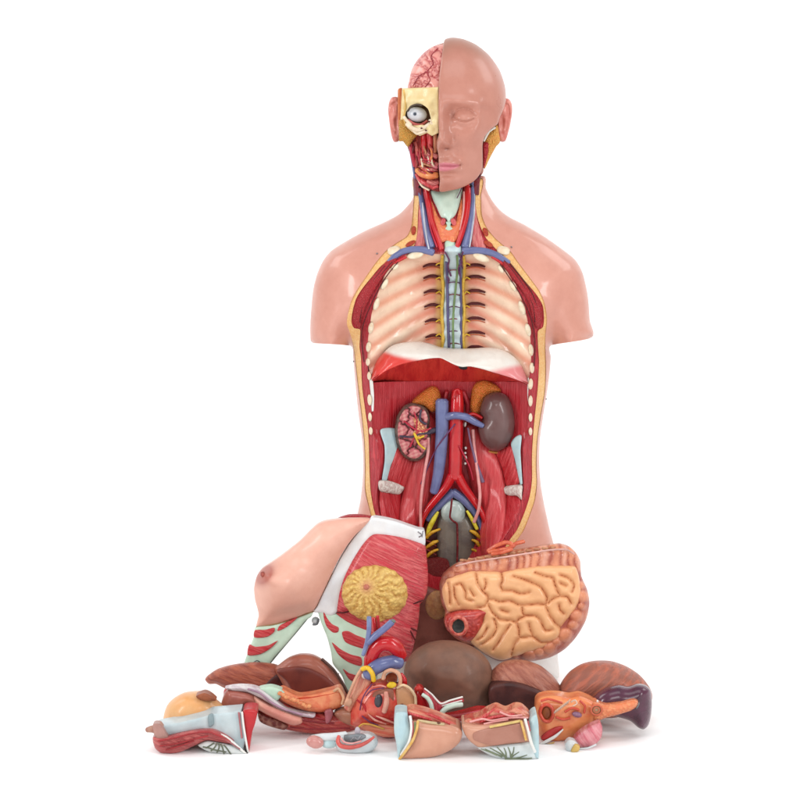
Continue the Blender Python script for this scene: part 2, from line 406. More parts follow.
def skinpaint(x, y, d, gd):
    a = mixc((223,160,142), (240,236,232), sm((y-640)/10)); return a
SKP = mat('skin_body', (227,160,142), mode='noise', scale=16, bump=0.0, rough=0.32, coat=0.32, amt=0.15, paint=True)
def bodyback(x, y):
    return bodyH(x, y)*0.95+4
def bodyfront_extra(x, y):
    return -1.6*ga(x, y, 346, 322, 4.5, 18, -14)-1.6*ga(x, y, 556, 320, 4.5, 18, 14)+2.5*ga(x, y, 380, 236, 26, 4, -24)+2.5*ga(x, y, 520, 232, 26, 4, 24)
shell = solid('skin_shell', T, BODY, 0, SKP, bulge=lambda x, y, d: bodyH(x, y), thick=bodyback, g=2.6, holes=[HOLE], through=False,
              lip=9, extra=bodyfront_extra, paint=skinpaint, backcol=(227,162,142), hsmooth=True)
# cut layers at the rim
solid('fat_layer', T, HOLE, rimo(-1.2), FAT, thick=9, g=2.4, holes=[FATIN])
solid('chest_wall_muscle', T, FATIN, rimo(-1.8), mat('wall_muscle', (186,32,48), (212,66,74), mode='fibre', scale=110, stretch=14, bump=0.35, rough=0.36, coat=0.1), thick=9, g=2.4, holes=[CAV])
MW = MATS['wall_muscle']
# pectoral bundles in the cut
for pts in ([(390,258),(380,268),(369,281),(361,293),(355,306),(353,320),(360,328.5),(362,318),(368,302),(377,286),(388,270),(397,259)],
            [(505,258),(514,269),(525,283),(535,296),(541,307),(542,319),(538,329),(533,320),(530,306),(524,294),(514,280),(503,266)]):
    solid('pectoral_cut', T, pts, rimo(-0.6), mat('pectoral', (188,34,46), (216,80,84), scale=700, bump=0.5, rough=0.4), bulge=2.2, R=5, thick=4, g=1.6)
for q in ([(392,262),(380,276),(369,292),(362,308),(360,322)], [(398,262),(386,277),(376,294),(367,314),(362,330),(362,346),(364,362)], [(385,266),(374,280),(365,295),(360,310)],
          [(504,260),(515,274),(526,290),(533,306),(535,322)], [(500,264),(511,280),(521,296),(530,316),(534,332),(535,350),(534,366)], [(510,264),(521,277),(531,291),(537,306)]):
    tube('muscle_seam', T, q, 0.55, DARK, depth=rimo(0.9))
# ------------------------------------------------------------------ thorax
def ribphase(x, y):
    t = np.clip(np.abs(452-x)-12, 0, None)/62
    return (y-258-20*t**1.5)/(14.2+4.2*t)
def thorax_extra(x, y):
    ph = ribphase(x, y); t = np.clip((np.abs(452-x)-14)/20, 0, 1)
    return 0.8*np.cos(2*np.pi*(ph-0.0))*sm(t)*sm((y-262)/14)
def thorax_paint(x, y, d, gd):
    return np.clip(thorax_paint0(x, y, d, gd)*1.18, 0, 0.92)
def thorax_paint0(x, y, d, gd):
    ph = ribphase(x, y); w = 0.5-0.5*np.cos(2*np.pi*ph); t = np.clip((np.abs(452-x)-13)/58, 0, 1)
    c = mixc((252,226,200), (238,162,132), w**1.6*0.8)
    red = np.clip(1.15-t*1.9, 0, 1)*sm((y-255)/8)
    c = c*(1-red[:, None]*0.75)+(flatc((214,128,100), len(x))*0.5+mixc((236,176,140), (214,96,74), sm(w*1.3))*0.5)*red[:, None]*0.75
    ye = 0.8*sm((18-np.abs(452-x))/5)*sm((y-262)/8); c = c*(1-ye[:, None])+flatc((236,190,100), len(x))*ye[:, None]
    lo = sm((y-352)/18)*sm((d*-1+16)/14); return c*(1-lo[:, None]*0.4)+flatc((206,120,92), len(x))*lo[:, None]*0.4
THX = mat('rib_lining', (240,200,170), scale=50, bump=0.03, rough=0.25, coat=0.35, amt=0.18, paint=True)
TH_OUT = [p for p in CL if p[1] <= 376]+[(372,377),(385,375),(400,372),(452,370),(500,374),(520,379)]+[p for p in CR_ if p[1] <= 381]
solid('rib_cage_lining', T, TH_OUT, cavo(0), THX, thick=4, g=1.7, extra=thorax_extra, paint=thorax_paint)
def ribend(x, y, rx, ry, rot, o=1.6): solid('rib_end', T, oval(x, y, rx, ry, rot), rimo(-1.5), BONE, bulge=o+1.2, R=max(2, rx), thick=5, g=1.0)
for a in [(395,267,2.8,4.4,48),(384.5,284,3,6,28),(376.5,304,2.8,6.6,18),(371,328,2.7,6,10),(368.6,347,2.6,5.2,6),(368,362,2.2,4,0),(369.3,376,2.2,4.2,-3),(369.6,400,2.2,5.6,-4),(370,417,1.9,4.4,-3),(370.8,431,1.9,4,-3),
          (501,269,2.6,4.4,-38),(513,286,3,6,-30),(522,308,3,7.4,-18),(528,330,2.8,6.6,-12),(531,350,2.5,6,-6),(532,368,2.4,5.4,0),(530.5,384,2.5,5.6,4),(530.5,401,2.2,5.6,2),(530.5,417.5,1.9,4.4,0),(530.4,431.5,1.9,4,0)]:
    ribend(*a)
solid('costal_margin', T, [(369,380),(372.5,379),(374,395),(373.5,411),(370.5,411),(370,396)], rimo(-3), WHITE, bulge=1, R=2, thick=5, g=1.4)
solid('costal_margin', T, [(528,378),(531,380),(531.5,395),(530.5,409),(528.5,409),(527.5,394)], rimo(-3), WHITE, bulge=1, R=2, thick=5, g=1.4)
solid('first_rib', T, oval(415.5,255.2,8.5,3.6,-12), lambda x, y: rim(x, y)+2, BONE, bulge=3, R=3.4, thick=6, g=1.1)
solid('first_rib', T, oval(481,257.5,8.8,3.8,22), lambda x, y: rim(x, y)+2, BONE, bulge=3, R=3.4, thick=6, g=1.1)
for x0, x1, ys in ((423,441.5,(264.5,276,290.5,304.5,319.5,335)), (464.5,485,(265,276.5,290.5,303.5,318,332,346.5))):
    for k, yy in enumerate(ys):
        if x0 < 450: q = [(x0+k*0.5, yy+2.4), (x0+6+k*.5, yy+0.2), (x0+12, yy), (x1, yy+1.6)]
        else: q = [(x0+k*.5, yy+1.6), (x0+7, yy), (x0+14, yy), (x1, yy+1.8)]
        q = [(a, b, 0, r) for (a, b), r in zip(q, (0.8, 1.35, 1.35, 0.6) if x0 < 450 else (0.6, 1.3, 1.4, 0.8))]
        tube('intercostal_gap_shade', T, q, 1.2, DARK, depth=cavo(2.2), flat=0.7)  # dark tube stands in for the shade in each gap between ribs
        c2 = [(a, b+2.6, 0, 0.55) for a, b, _, _ in q]
        tube('intercostal_nerve', T, c2, 0.55, mat('salmon', (222,110,70), rough=0.3, coat=0.3), depth=cavo(1.6))
# spine
SPN = mat('vertebra_blue', (206,226,228), (188,206,214), scale=90, bump=0.1, rough=0.35)
def spd(x, y): return np.minimum(cav(x, y)-2.5, -7.5)
def spv(x, y): return spd(x, y)-8.2+0.45*np.abs(x-453)
def spe(x, y): return 1.0*np.cos(2*np.pi*(y-262)/14.2)
solid('vertebral_column', T, [(445,247),(461,247),(463.5,300),(463,352),(443,352),(443,300)], spd, SPN, bulge=6, R=10, thick=8, g=1.4, extra=spe)
for q, r, m in (([(446.5,262),(447.5,290),(448,320),(449,347)], 1.5, 'azy'), ([(460,260),(461,290),(461,320),(461.5,348)], 1.15, 'azy')):
    tube('azygos_vein', T, [(a, b) for a, b in q], r, mat('azygos', (92,86,128), rough=0.3, coat=0.3), depth=spv)
tube('thoracic_duct', T, [(457,256),(457.5,268),(456,285),(454,305),(453,325),(453.5,348)], 1.1, GREEN, depth=spv)
for a in (-1, 1):
    tube('sympathetic_trunk', T, [(453+a*(10.5+0.7*math.sin(k*1.3)), 256+k*9.2, 0.5, 1.5+0.45*(k % 2)) for k in range(11)], 1.7, mat('trunk_yellow', (222,186,78), (206,160,60), scale=200, bump=0.1, rough=0.3), depth=spv)
    for k in range(6):
        yy = 266+k*14.2
        tube('nerve_branch', T, [(453+a*11, yy, 0), (453+a*13.5, yy-3, -.5), (453+a*17, yy-1, -2.5)], 0.6, YEL, depth=spv)
for k in range(7):
    yy = 270+k*12.2
    tube('segmental_vessel', T, [(448,yy+1,.4),(452,yy,0),(456,yy,0),(460.5,yy+1.2,.4)], 0.5, PURP if k % 2 else MAR, depth=spv)
tubes('hilar_vessels', T, [[(445,252,-1),(449,260,-1),(448,267,-1),(451,276,0)],[(459,254,-1),(462,262,-1),(458,268,-1),(461,278,0)],[(463,252,-1),(461,262,-1),(464,270,0)],[(447,276,-1),(449,280,-1),(447,284,0)]], 0.9, PURP, depth=spv)
solid('trachea', T, oval(450,246,5.6,6.5,0,20,3), lambda x, y: rim(x, y)+2, PALEG, bulge=4, R=5, thick=12, g=1.2)
# ------------------------------------------------------------------ diaphragm
DT = [(371.5,374),(376,362),(384,352.5),(392,346),(403,343),(418,342),(430,344),(440,347.5),(452,349),(470,349),(488,348),(502,350),(514,357),(522,366),(527.5,377),(528.5,383)]
DF = [(372.5,380),(386,371),(400,365),(414,361.5),(430,358.5),(440,358),(446,360.5),(455,365),(462,367),(470,366.5),(482,369),(495,373),(510,377.5),(528,384)]
def yf(pts, x): return np.interp(x, [p[0] for p in pts], [p[1] for p in pts])
def dia_d(x, y):
    a = yf(DT, x); b = yf(DF, x); t = np.clip((y-a)/np.maximum(b-a, 2), 0, 1)
    edge = prof(np.minimum(x-371, 529-x).clip(0), 26)
    return -28-(8+14*edge)*t**0.8
def dia_p(x, y, d, gd):
    b = yf(DF, x); a = yf(DT, x); n = len(x)
    lw = np.interp(x, [371,376,384,395,408,420,432,440], [345,347,351,355,358,360,361,366]); left = sm((y-lw+2.5)/6)
    rw = np.interp(x, [470,482,495,508,518,528], [378,371.5,369,366,364,362]); right = sm((y-rw+2)/7)
    c = mixc((242,238,230), (228,70,62), np.clip(left, 0, 1)*sm((440-x)/12)); r = np.clip(right, 0, 1)*0.85
    return c*(1-r[:, None])+flatc((234,118,124), n)*r[:, None]
solid('diaphragm', T, DT+DF[::-1], dia_d, mat('diaphragm_paint', (240,240,230), scale=40, bump=0.02, rough=0.27, coat=0.35, amt=0.1, paint=True), bulge=3, R=6, thick=5, g=1.8, paint=dia_p,
      extra=lambda x, y: 5*ga(x, y, 405, 352, 24, 8)+4*ga(x, y, 498, 358, 20, 8)-4*ga(x, y, 452, 356, 10, 8))
UND = [(372.5,379)]+[(a, b-1.2) for a, b in DF[1:-1]]+[(528,383),(528,388),(500,385.5),(452,384.5),(400,384.5),(373,385.5)]
def und_d(x, y):
    b = yf(DF, x); t = np.clip((y-b)/np.maximum(385-b, 3), 0, 1); return -47+44*t**0.8
solid('diaphragm_underside', T, UND, und_d, mat('underside', (218,62,54), (196,42,42), mode='fibre', scale=24, rough=0.34, bump=0.1, coat=0.15), thick=4, g=1.8)
solid('oesophageal_opening', T, oval(463,367.5,4.4,2.2,8), -49, BLACK, bulge=1, R=2, thick=3, g=0.8)
# ------------------------------------------------------------------ abdomen
AB = [(371,383),(452,381),(529,383)]+[p for p in CR_[::-1] if p[1] > 384]+[(450,592)]+[p for p in CL[::-1] if p[1] > 384]
solid('abdominal_wall', T, AB, cavo(0), REDV, thick=4, g=2.0)
def psoas(pts, o=0): solid('psoas_muscle', T, pts, cavo(1), mat('psoas', (210,60,66), (224,88,90), mode='fibre', scale=60, ang=-6, stretch=14, bump=0.14, rough=0.3, coat=0.25), bulge=13, R=17, thick=3, g=1.8)
psoas([(427,412),(438,425),(440,455),(438,480),(431,505),(424,526),(412,530),(400,524),(400,505),(404,488),(409,472),(416,452),(422,432)])
psoas([(466,425),(478,428),(488,442),(498,458),(504,478),(507,500),(505,528),(497,548),(484,556),(479,535),(476,508),(470,484),(465,460),(463,440)])
ILI = mat('iliacus', (194,36,46), (212,66,72), mode='fibre', scale=50, ang=12, stretch=14, bump=0.2, rough=0.34, coat=0.2)
solid('iliacus_muscle', T, [(380,490),(392,492),(400,494),(401,508),(399,525),(404,545),(396,548),(386,530),(380,512)], cavo(1), ILI, bulge=5, R=9, thick=3, g=1.8)
solid('iliacus_muscle', T, [(507,494),(520,498),(521,508),(515,522),(506,536),(497,550),(496,530),(504,512)], cavo(1), ILI, bulge=5, R=9, thick=3, g=1.8)
QL = mat('quadratus', (196,38,46), (220,78,82), mode='fibre', scale=60, ang=-18, stretch=14, bump=0.25, rough=0.32, coat=0.2)
solid('quadratus_muscle', T, [(396,448),(408,448),(418,458),(412,474),(404,490),(388,480),(391,465)], cavo(1), QL, bulge=5, R=9, thick=3, g=1.8)
solid('quadratus_muscle', T, [(495,452),(511,446),(515,460),(520,482),(516,486),(506,486),(502,470)], cavo(1), QL, bulge=5, R=9, thick=3, g=1.8)
solid('tendon_sheet', T, [(380.5,430),(395,429),(397,440),(397,452),(391,465),(387,479.5),(382,480),(384.5,462),(384.5,446)], cavo(3), PALEB, bulge=1, R=3, thick=4, g=1.6, hsmooth=False)
solid('tendon_sheet', T, [(511,444),(516,437),(521.5,436),(520.5,452),(522.5,484),(520,484),(515,460)], cavo(3), PALEB, bulge=1, R=3, thick=4, g=1.4)
CRE = mat('iliac_crest_paint', (242,236,226), (214,186,180), scale=260, bump=0.3, rough=0.36)
solid('iliac_crest', T, [(378.5,482),(384,480.5),(395,482.5),(404,487),(403,490.5),(399,494.5),(390,493.5),(380,491)], cavo(5), CRE, bulge=5, R=5, thick=5, g=1.3)
solid('iliac_crest', T, [(503.5,488),(511,485.5),(522,485.5),(522,493),(521.5,500),(517,496),(509,495.5),(504.5,493)], cavo(5), CRE, bulge=5, R=5, thick=5, g=1.3)
# kidneys
KD = mat('kidney_brown', (116,86,84), (104,74,72), scale=30, bump=0.05, rough=0.3, coat=0.3)
kd = solid('kidney', T, [(484,398),(490,393.5),(498,392),(507,396),(513,408),(515,422),(513,436),(507,446),(499,451),(490,450),(482,442),(478.5,430),(480,424),(483,419),(480,411)], -18, KD, bulge=18, R=17, thick=1, backb=12, g=1.4, label='smooth uncut brown kidney')
tubes('kidney_bed', T, [[(514,405,-12),(516.5,425,-12),(511,445,-12),(500,452.5,-12),(489,451.5,-12)]], 1.2, mat('orange_edge', (222,140,70), rough=0.35))
ks = solid('kidney', T, [(404,406),(411,403),(419,404),(427,409),(430,418),(429,428),(431,438),(429,448),(424,457),(417,461.5),(409,460.5),(401,454),(396,443),(394.5,430),(397,416)], -16, mat('kidney_rim', (120,98,88), (84,64,60), scale=200, bump=0.2, rough=0.3, coat=0.2), bulge=7, R=5, thick=1, backb=10, g=1.2, label='sectioned kidney showing pink calyces')
KC = [(404,416),(415,409),(425,414.5),(401,430),(404,446),(415,455),(425,447),(413,421),(411.5,436),(421,430)]
def _kv(x, y):
    x = x+1.1*np.sin(y*.55)+.6*np.sin(y*1.3+x*.4); y = y+1.1*np.sin(x*.6+1); D_ = np.sort(np.stack([np.hypot(x-a, y-b) for a, b in KC]), axis=0); return D_[0], D_[1]-D_[0]
def kin_e(x, y): return 3.4*prof(_kv(x, y)[1], 6)-1.6
def kin_p(x, y, d, gd):
    c0, e = _kv(x, y); n = len(x); c = mixc((110,76,74), (196,96,104), sm((e-0.4)/(2.0+np.sin(x*.9+y*.6)))); hi = sm((e-2.5)/4)*0.55*np.clip(0.5+0.6*np.sin(x*0.9+y*.7)*np.sin(y*.9-x*.3), 0, 1); return c*(1-hi[:, None])+flatc((244,196,180), n)*hi[:, None]  # pale highlights painted into the lobe centres
solid('kidney_section', ks, [(405,409.5),(412,406),(419,407),(425.5,411.5),(427.8,418.5),(426.5,428),(428,438),(426.5,447),(422,454.5),(416,458.5),(409.5,457.5),(403,452),(399,442),(397.6,430),(399.8,417.5)], -23, mat('kidney_inside', (216,116,120), scale=200, bump=0.15, rough=0.24, amt=0.5, coat=0.4, paint=True), bulge=1, R=3, thick=3, g=0.8, extra=kin_e, paint=kin_p)
solid('renal_sinus', ks, [(413,418),(420,419),(425,426),(428,431),(424,436),(418,441),(412,436),(415,428)], -25, mat('sinus', (214,86,80), (240,180,130), mode='grain', scale=500, bump=0.5, rough=0.35), bulge=2.5, R=4, thick=3, g=1.0)
tubes('renal_vessels', ks, [[(431,428,-26),(424,431,-27),(416,430,-27),(408,424,-26),(404,421,-26)],[(416,430,-27),(417,421,-27),(414,412,-26)],[(418,431,-27),(414,438,-27),(410,447,-26)]], 0.9, CRIM)
tubes('renal_veins', ks, [[(430,433,-26),(420,434,-27),(411,437,-27),(400,436,-25)],[(426,424,-27),(420,420,-27),(421,410,-26)]], 1.1, mat('dark_vein', (76,66,84), rough=0.3))
tube('renal_calyx', ks, [(424,436,-27),(418,438,-28),(414,433,-28),(419,444,-28),(425,449,-27)], 1.0, YEL)
# adrenal glands
ADR = mat('adrenal', (240,150,66), (216,110,46), mode='grain', scale=520, bump=0.5, rough=0.38)
solid('adrenal_gland', T, [(412,402.5),(424,391),(432,386.5),(438,389),(441,398),(438,408),(432,412),(424,406)], -14, ADR, bulge=7, R=9, thick=8, g=1.4)
solid('adrenal_gland', T, [(472,391),(476,383.5),(485,380.5),(496,385),(501,391.5),(491,394),(484,401),(480,413),(474,415.5),(470,408)], -14, ADR, bulge=7, R=9, thick=8, g=1.4)
# great vessels
vc = tube('vena_cava', T, [(442,401,-22,6.6),(442,412,-22,6.6),(442,430,-22,6.4),(440.5,455,-22,6),(438,475,-21,5.4),(434,492,-19,4.4)], 6.5, BLUE, flat=0.85, seg=18)
tube('renal_vein', T, [(446,417,-24,4.2),(455,415.5,-30,3.8),(466,417,-31,3.8),(475,422,-30,3.4),(483,426,-30,2.4)], 3.8, BLUE, flat=0.8)
tube('renal_vein', T, [(436,430,-20,2.8),(430,431.5,-22,2.8),(424,434,-24,2.2)], 2.6, mat('dark_vein', (76,66,84)))
tube('renal_artery', T, [(464,418,-24,1.8),(473,414,-24,1.8),(482,418,-24,1.5)], 1.8, ART)
tube('aorta', T, [(457.5,391,-18,5.2),(457,402,-20,6.6),(456.5,420,-21,7),(456,440,-21,7),(455.5,460,-21,6.8),(455,478,-20,6.8)], 7, ART, seg=18)
tube('celiac_trunk', T, [(453,398,-27),(455,391,-29),(458,389.5,-30),(460,394,-29)], 1.3, ART)
tubes('crus', T, [[(463,392,-12,2.2),(468,404,-10,2.6),(467,414,-10,2)],[(447,392,-12,2.2),(445,400,-12,2.4)]], 2.4, mat('crus_red', (190,50,60), rough=0.3))
for q in ([(452,476,-22,5),(446,487,-20,4.4),(437,498,-18,3.8),(428,509,-16,3.4),(422,520,-16,3),(420,530,-16,2.6)], [(458,476,-22,5),(464,487,-20,4.6),(472,498,-18,4),(479,508,-18,3.4),(484,518,-18,2.8),(488,530,-18,2)]):
    tube('iliac_artery', T, q, 4, ART)
for q in ([(453,492,-15,4.6),(445,500,-14,4),(436,509,-13,3.4),(428,520,-12,3)], [(453,492,-15,4.6),(463,499,-14,4.4),(473,510,-13,3.8),(480,524,-14,2.6),(484,540,-14,2),(485,556,-14,1.8)]):
    tube('iliac_vein', T, q, 4, BLUE)
for k, (yy, rr) in enumerate(((424.5,2.4),(448,1.5),(453,1.2),(458,2.6),(463.5,1.3))):
    ell('lumbar_node', T, 465.2+0.5*(k % 2), yy, -15.5, 1.3, rr, 1.2, WHITE, rot=8*(-1)**k)
tube('mesenteric_artery', T, [(459,446,-28,.8),(464,455,-26,.8),(470,468,-24,.8),(473,480,-22,.8)], 0.8, CRIM)
tube('gonadal_vein', T, [(455,424,-29),(447,434,-30),(438,446,-26),(430,462,-20),(421,484,-20)], 0.8, PURP)
tube('gonadal_vein', T, [(468,428,-22,1),(471,444,-20,1),(476,462,-20,1.5),(483,482,-22,1.9)], 1.2, mat('gon', (130,100,130), rough=0.35))
tube('ureter', T, [(428,438,-23,1.8),(428,452,-20,1.8),(425,470,-20,1.5),(422,490,-21,1.5),(420.5,510,-20,1.5),(421,532,-18,1.4)], 1.6, PINK)
tube('ureter', T, [(473,430,-18,1.8),(474.5,450,-18,1.7),(478,475,-22,1.6),(480,495,-24,1.6),(478.5,510,-22,1.6),(474,522,-18,1.8)], 1.7, PINK)
# pelvis
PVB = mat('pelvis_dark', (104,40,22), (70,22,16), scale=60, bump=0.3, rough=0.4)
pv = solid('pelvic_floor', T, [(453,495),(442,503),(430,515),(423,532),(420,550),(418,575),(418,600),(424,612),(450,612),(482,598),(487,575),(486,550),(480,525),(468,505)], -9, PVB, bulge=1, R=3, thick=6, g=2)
SAC = mat('sacrum_grey', (124,116,104), (104,96,90), scale=60, bump=0.2, rough=0.35, coat=0.15)
solid('sacrum', T, [(441,516),(466,516),(474,530),(475,550),(473,572),(468,590),(447,590),(439,570),(437,548),(437,530)], -11, SAC, bulge=6, R=12, thick=5, g=1.8)
solid('vertebral_disc', T, [(446,502),(452,499.5),(460,502),(465,509),(465,517),(461,523),(453,524.5),(445,522),(441,516),(441.5,508)], -13, mat('disc', (196,214,208), (150,172,168), scale=70, rough=0.25, coat=0.4), bulge=6, R=9, thick=6, g=1.4)
tube('median_sacral_artery', T, [(452,499,-21.5),(451,508,-22),(450,517,-21),(453,521,-20.5),(457,524,-19),(457.5,545,-19),(457,570,-19)], 1.0, MAR)
for a, q in ((-1, None), (1, None)):
    cx = 455
    for k in range(5):
        yy = 534+k*10
        x0 = cx+a*(19 if k else 17); x1 = cx+a*(31 if a < 0 else 27)
        j_ = math.sin(k*2.3+a); tube('sacral_nerve', T, [(x0-a*2, yy-4+j_, -16.5, 1.2), (x0+a*2, yy-2.5+j_, -17.5, 1.7+.4*j_), ((x0+x1)/2, yy+j_, -18, 1.8), (x1, yy+5.5, -15, 1.2)], 2, mat('nerve_ochre', (224,176,44), (196,140,30), scale=300, bump=0.2, rough=0.32))
tube('lumbar_nerve', T, [(438,512,-17,1.2),(434,519,-17,2.4),(429,529,-15,2.4),(427,538,-14,1.5)], 2.4, mat('bright_yellow', (232,222,70), (214,196,50), scale=200, rough=0.3))
tube('lumbar_nerve', T, [(467,511,-17,1.2),(472,519,-17,2),(477,529,-16,1.8)], 2, MATS['bright_yellow'])
for k in range(4):
    tube('sacral_vessel', T, [(424+k, 540+k*9, -16),(430,542+k*9,-18),(436,546+k*9,-17)], 0.8, MAR)
    tube('sacral_vessel', T, [(486, 540+k*9, -16),(480,542+k*9,-18),(476,546+k*9,-17)], 0.8, MAR)
solid('pelvic_outlet', T, [(426,560),(447,560),(450,575),(446,596),(430,600),(420,598),(420,575)], -22, mat('outlet', (116,26,28), (150,70,60), mode='veins', scale=220, bump=0.2, amt=0.8, rough=0.4), thick=8, g=2)
solid('lower_front_panel', T, [(414,588),(440,592),(470,596),(474,640),(468,672),(412,672),(408,640)], lambda x, y: rim(x, y)-3, mat('panel_brown', (150,92,80), (128,72,62), scale=60, bump=0.1, rough=0.35), bulge=2, R=4, thick=8, g=2.4)  # brown panel over the lower front of the torso
ell('pubic_bone', T, 437, 605, lambda x, y: rim(x, y)-4, 12, 15, 7, mat('pubic', (190,140,90), (172,118,80), scale=160, bump=0.2, rough=0.4))
# ------------------------------------------------------------------ neck
solid('neck_bed', T, [(419,176),(419,200),(418,215),(417,235),(413,247),(404,252),(412,254),(430,254),(470,254),(490,254),(498,252),(486,238),(481,228),(477,215),(475,197),(475,176)], rimo(-4), mat('scalene', (228,132,118), (206,92,88), mode='fibre', scale=80, ang=4, bump=0.2, rough=0.34), thick=8, g=1.8)
solid('neck_muscle', T, [(413,170),(421,170),(421.5,196),(413.5,195.5)], rimo(1), mat('dark_muscle', (140,36,48), (104,28,44), mode='fibre', scale=100, rough=0.35), bulge=1.5, R=3, thick=10, g=1.4, smooth=False)
solid('neck_muscle', T, [(473.5,176),(482,168),(480,180),(479,195),(473.5,195)], rimo(1), MATS['dark_muscle'], bulge=1.5, R=3, thick=10, g=1.4, smooth=False)
for pts in ([(419.5,198),(423,204),(424.5,230),(424.5,247),(415,248),(417.5,232),(418.5,215)], [(474.5,198),(471.5,206),(471,230),(473,247),(486,249),(482,236),(477.5,220)]):
    solid('scalene_muscle', T, pts, rimo(-2), mat('scalene_pink', (232,142,136), (214,100,104), mode='fibre', scale=90, bump=0.2, rough=0.32), bulge=2, R=4, thick=5, g=1.3)
for (cx, cy, rx, ry, ro) in ((413.6,230.5,2.4,4.6,6),(410.5,243.5,5.6,2.2,-28),(485.5,232,2.6,4.6,-22),(488.5,244,5.2,2.6,32)):
    solid('muscle_section', T, oval(cx, cy, rx, ry, ro), rimo(-.6), mat('section_red', (188,70,40), (170,54,34), scale=300, bump=0.3, rough=0.4), bulge=1.2, R=2.4, thick=3, g=0.9)
# larynx
LAR = mat('larynx_green', (214,234,218), (196,222,206), scale=60, bump=0.08, rough=0.28, coat=0.3)
def lar_d(x, y): return rim(x, y)+4-6*ga(x, y, 448, 205, 9, 20)
solid('thyroid_gland', T, [(431,201),(434,206),(438,216),(444,222),(450,225),(456,221),(459,208),(462,198),(463.5,214),(462,230),(457,240),(452,244),(447,241),(440,243),(435,236),(432,222)], rimo(-1), mat('thyroid', (240,142,90), (222,100,70), mode='gyri', scale=130, bump=0.35, rough=0.32, coat=0.3, amt=0.6), bulge=4, R=8, thick=5, g=1.3)
solid('larynx', T, [(430.5,190),(446,191),(461,184),(463,190),(459,206),(455.5,215),(452,219),(449,226),(446,219),(441,217),(436,206),(432,198)], lar_d, LAR, bulge=4, R=9, thick=6, g=1.3)
tube('laryngeal_nerve', T, [(463,184,-3),(460,192,-3),(457,198,-3)], 0.5, PURP, depth=lar_d, off=4)
for cx, ro in ((443,20),(453.5,-20)):
    solid('cricoid_muscle', T, oval(cx, 222, 2.6, 4, ro), lambda x, y: lar_d(x, y)-3, mat('cric', (226,112,112), (200,80,84), rough=0.34), bulge=1.6, R=3, thick=4, g=0.9)
solid('cricoid_cartilage', T, [(446,222),(451,222),(450.5,226),(453,229),(449,231),(445,229),(447,226)], lambda x, y: lar_d(x, y)-3, PALEG, bulge=1.6, R=2, thick=4, g=0.9)
# vessels of the neck
def nk(x, y): return rim(x, y)+1
for q, r, m, nm in (([(419,183,0,2),(421,196,0,2.6),(424,214,0,3.2),(427,232,0,4),(431,247,0,4.6)], 3, BLUE, 'jugular_vein'),
                 ([(472,182,0,2.4),(472.5,198,0,3),(471,214,0,3.4),(468.5,232,0,4),(465,247,0,4.6)], 3, BLUE, 'jugular_vein'),
                 ([(426,188,-2,2.4),(429,203,-2,2.8),(432,220,-2,2.8),(437,236,-2,2.8),(441.5,249,-2,2.6)], 2.8, ART, 'carotid_artery'),
                 ([(467.5,186,-2,3.2),(467.5,200,-2,3.4),(466,216,-2,3.2),(462,232,-2,3),(457,247,-2,2.4)], 3.2, ART, 'carotid_artery'),
                 ([(424.5,192,-3,1),(427.5,210,-3,1),(431,230,-3,1),(437,247,-3,1)], 1, CRIM, 'vagus_nerve'),
                 ([(464,192,-3,1.1),(463.5,210,-3,1),(460,230,-3,.8)], 1, PINK, 'vagus_nerve'),
                 ([(422.5,203,-3.4,.8),(424.5,222,-4.4,.9),(427,240,-5.5,.8),(429,249,-5,.8)], .9, mat('pale_lilac', (206,212,226), rough=0.3), 'phrenic_nerve'),
                 ([(474,194,-2.4,.8),(474,214,-2.6,.9),(471.5,234,-4,.9),(469.5,247,-4,.9)], .9, MATS['pale_lilac'], 'phrenic_nerve')):
    tube(nm, T, q, r, m, depth=nk)
tube('subclavian_vein', T, [(388,263,1,2.4),(394,257,0,3),(402,252,0,3.3),(412,249.5,0,3.4),(424,250,0,3.8),(433,252.5,0,3.6)], 3.2, BLUE, depth=nk)
tube('subclavian_vein', T, [(463,251,0,4),(474,250.5,0,3.8),(486,251.5,0,3.4),(497,255.5,0,3.3),(508.5,263,1,3)], 3.2, BLUE, depth=nk)
tube('subclavian_artery', T, [(390,266,1,1.6),(398,261,1,1.6),(406,257,1,1.4)], 1.5, ART, depth=nk)
tube('subclavian_artery', T, [(507,268,1,1.5),(499,261,1,1.6),(492,257,1,1.4)], 1.5, ART, depth=nk)
for cx, cy, ro in ((394,250.5,-12), (503.5,250.5,10)):
    solid('clavicle_head', T, oval(cx, cy, 6.6, 4.4, ro, 20, 2.6), rimo(-1), BONE, bulge=3, R=4, thick=5, g=1.1)
for cx, cy in ((377,253.5),(511.5,247)): ell('locating_pin', T, cx, cy, rimo(0.5), 0.9, 0.9, 1.4, STEEL)
for cx, cy in ((353.8,361.5),(546,399)): ell('locating_pin', T, cx, cy, rimo(0.4), 1.0, 0.8, 1.2, STEEL)

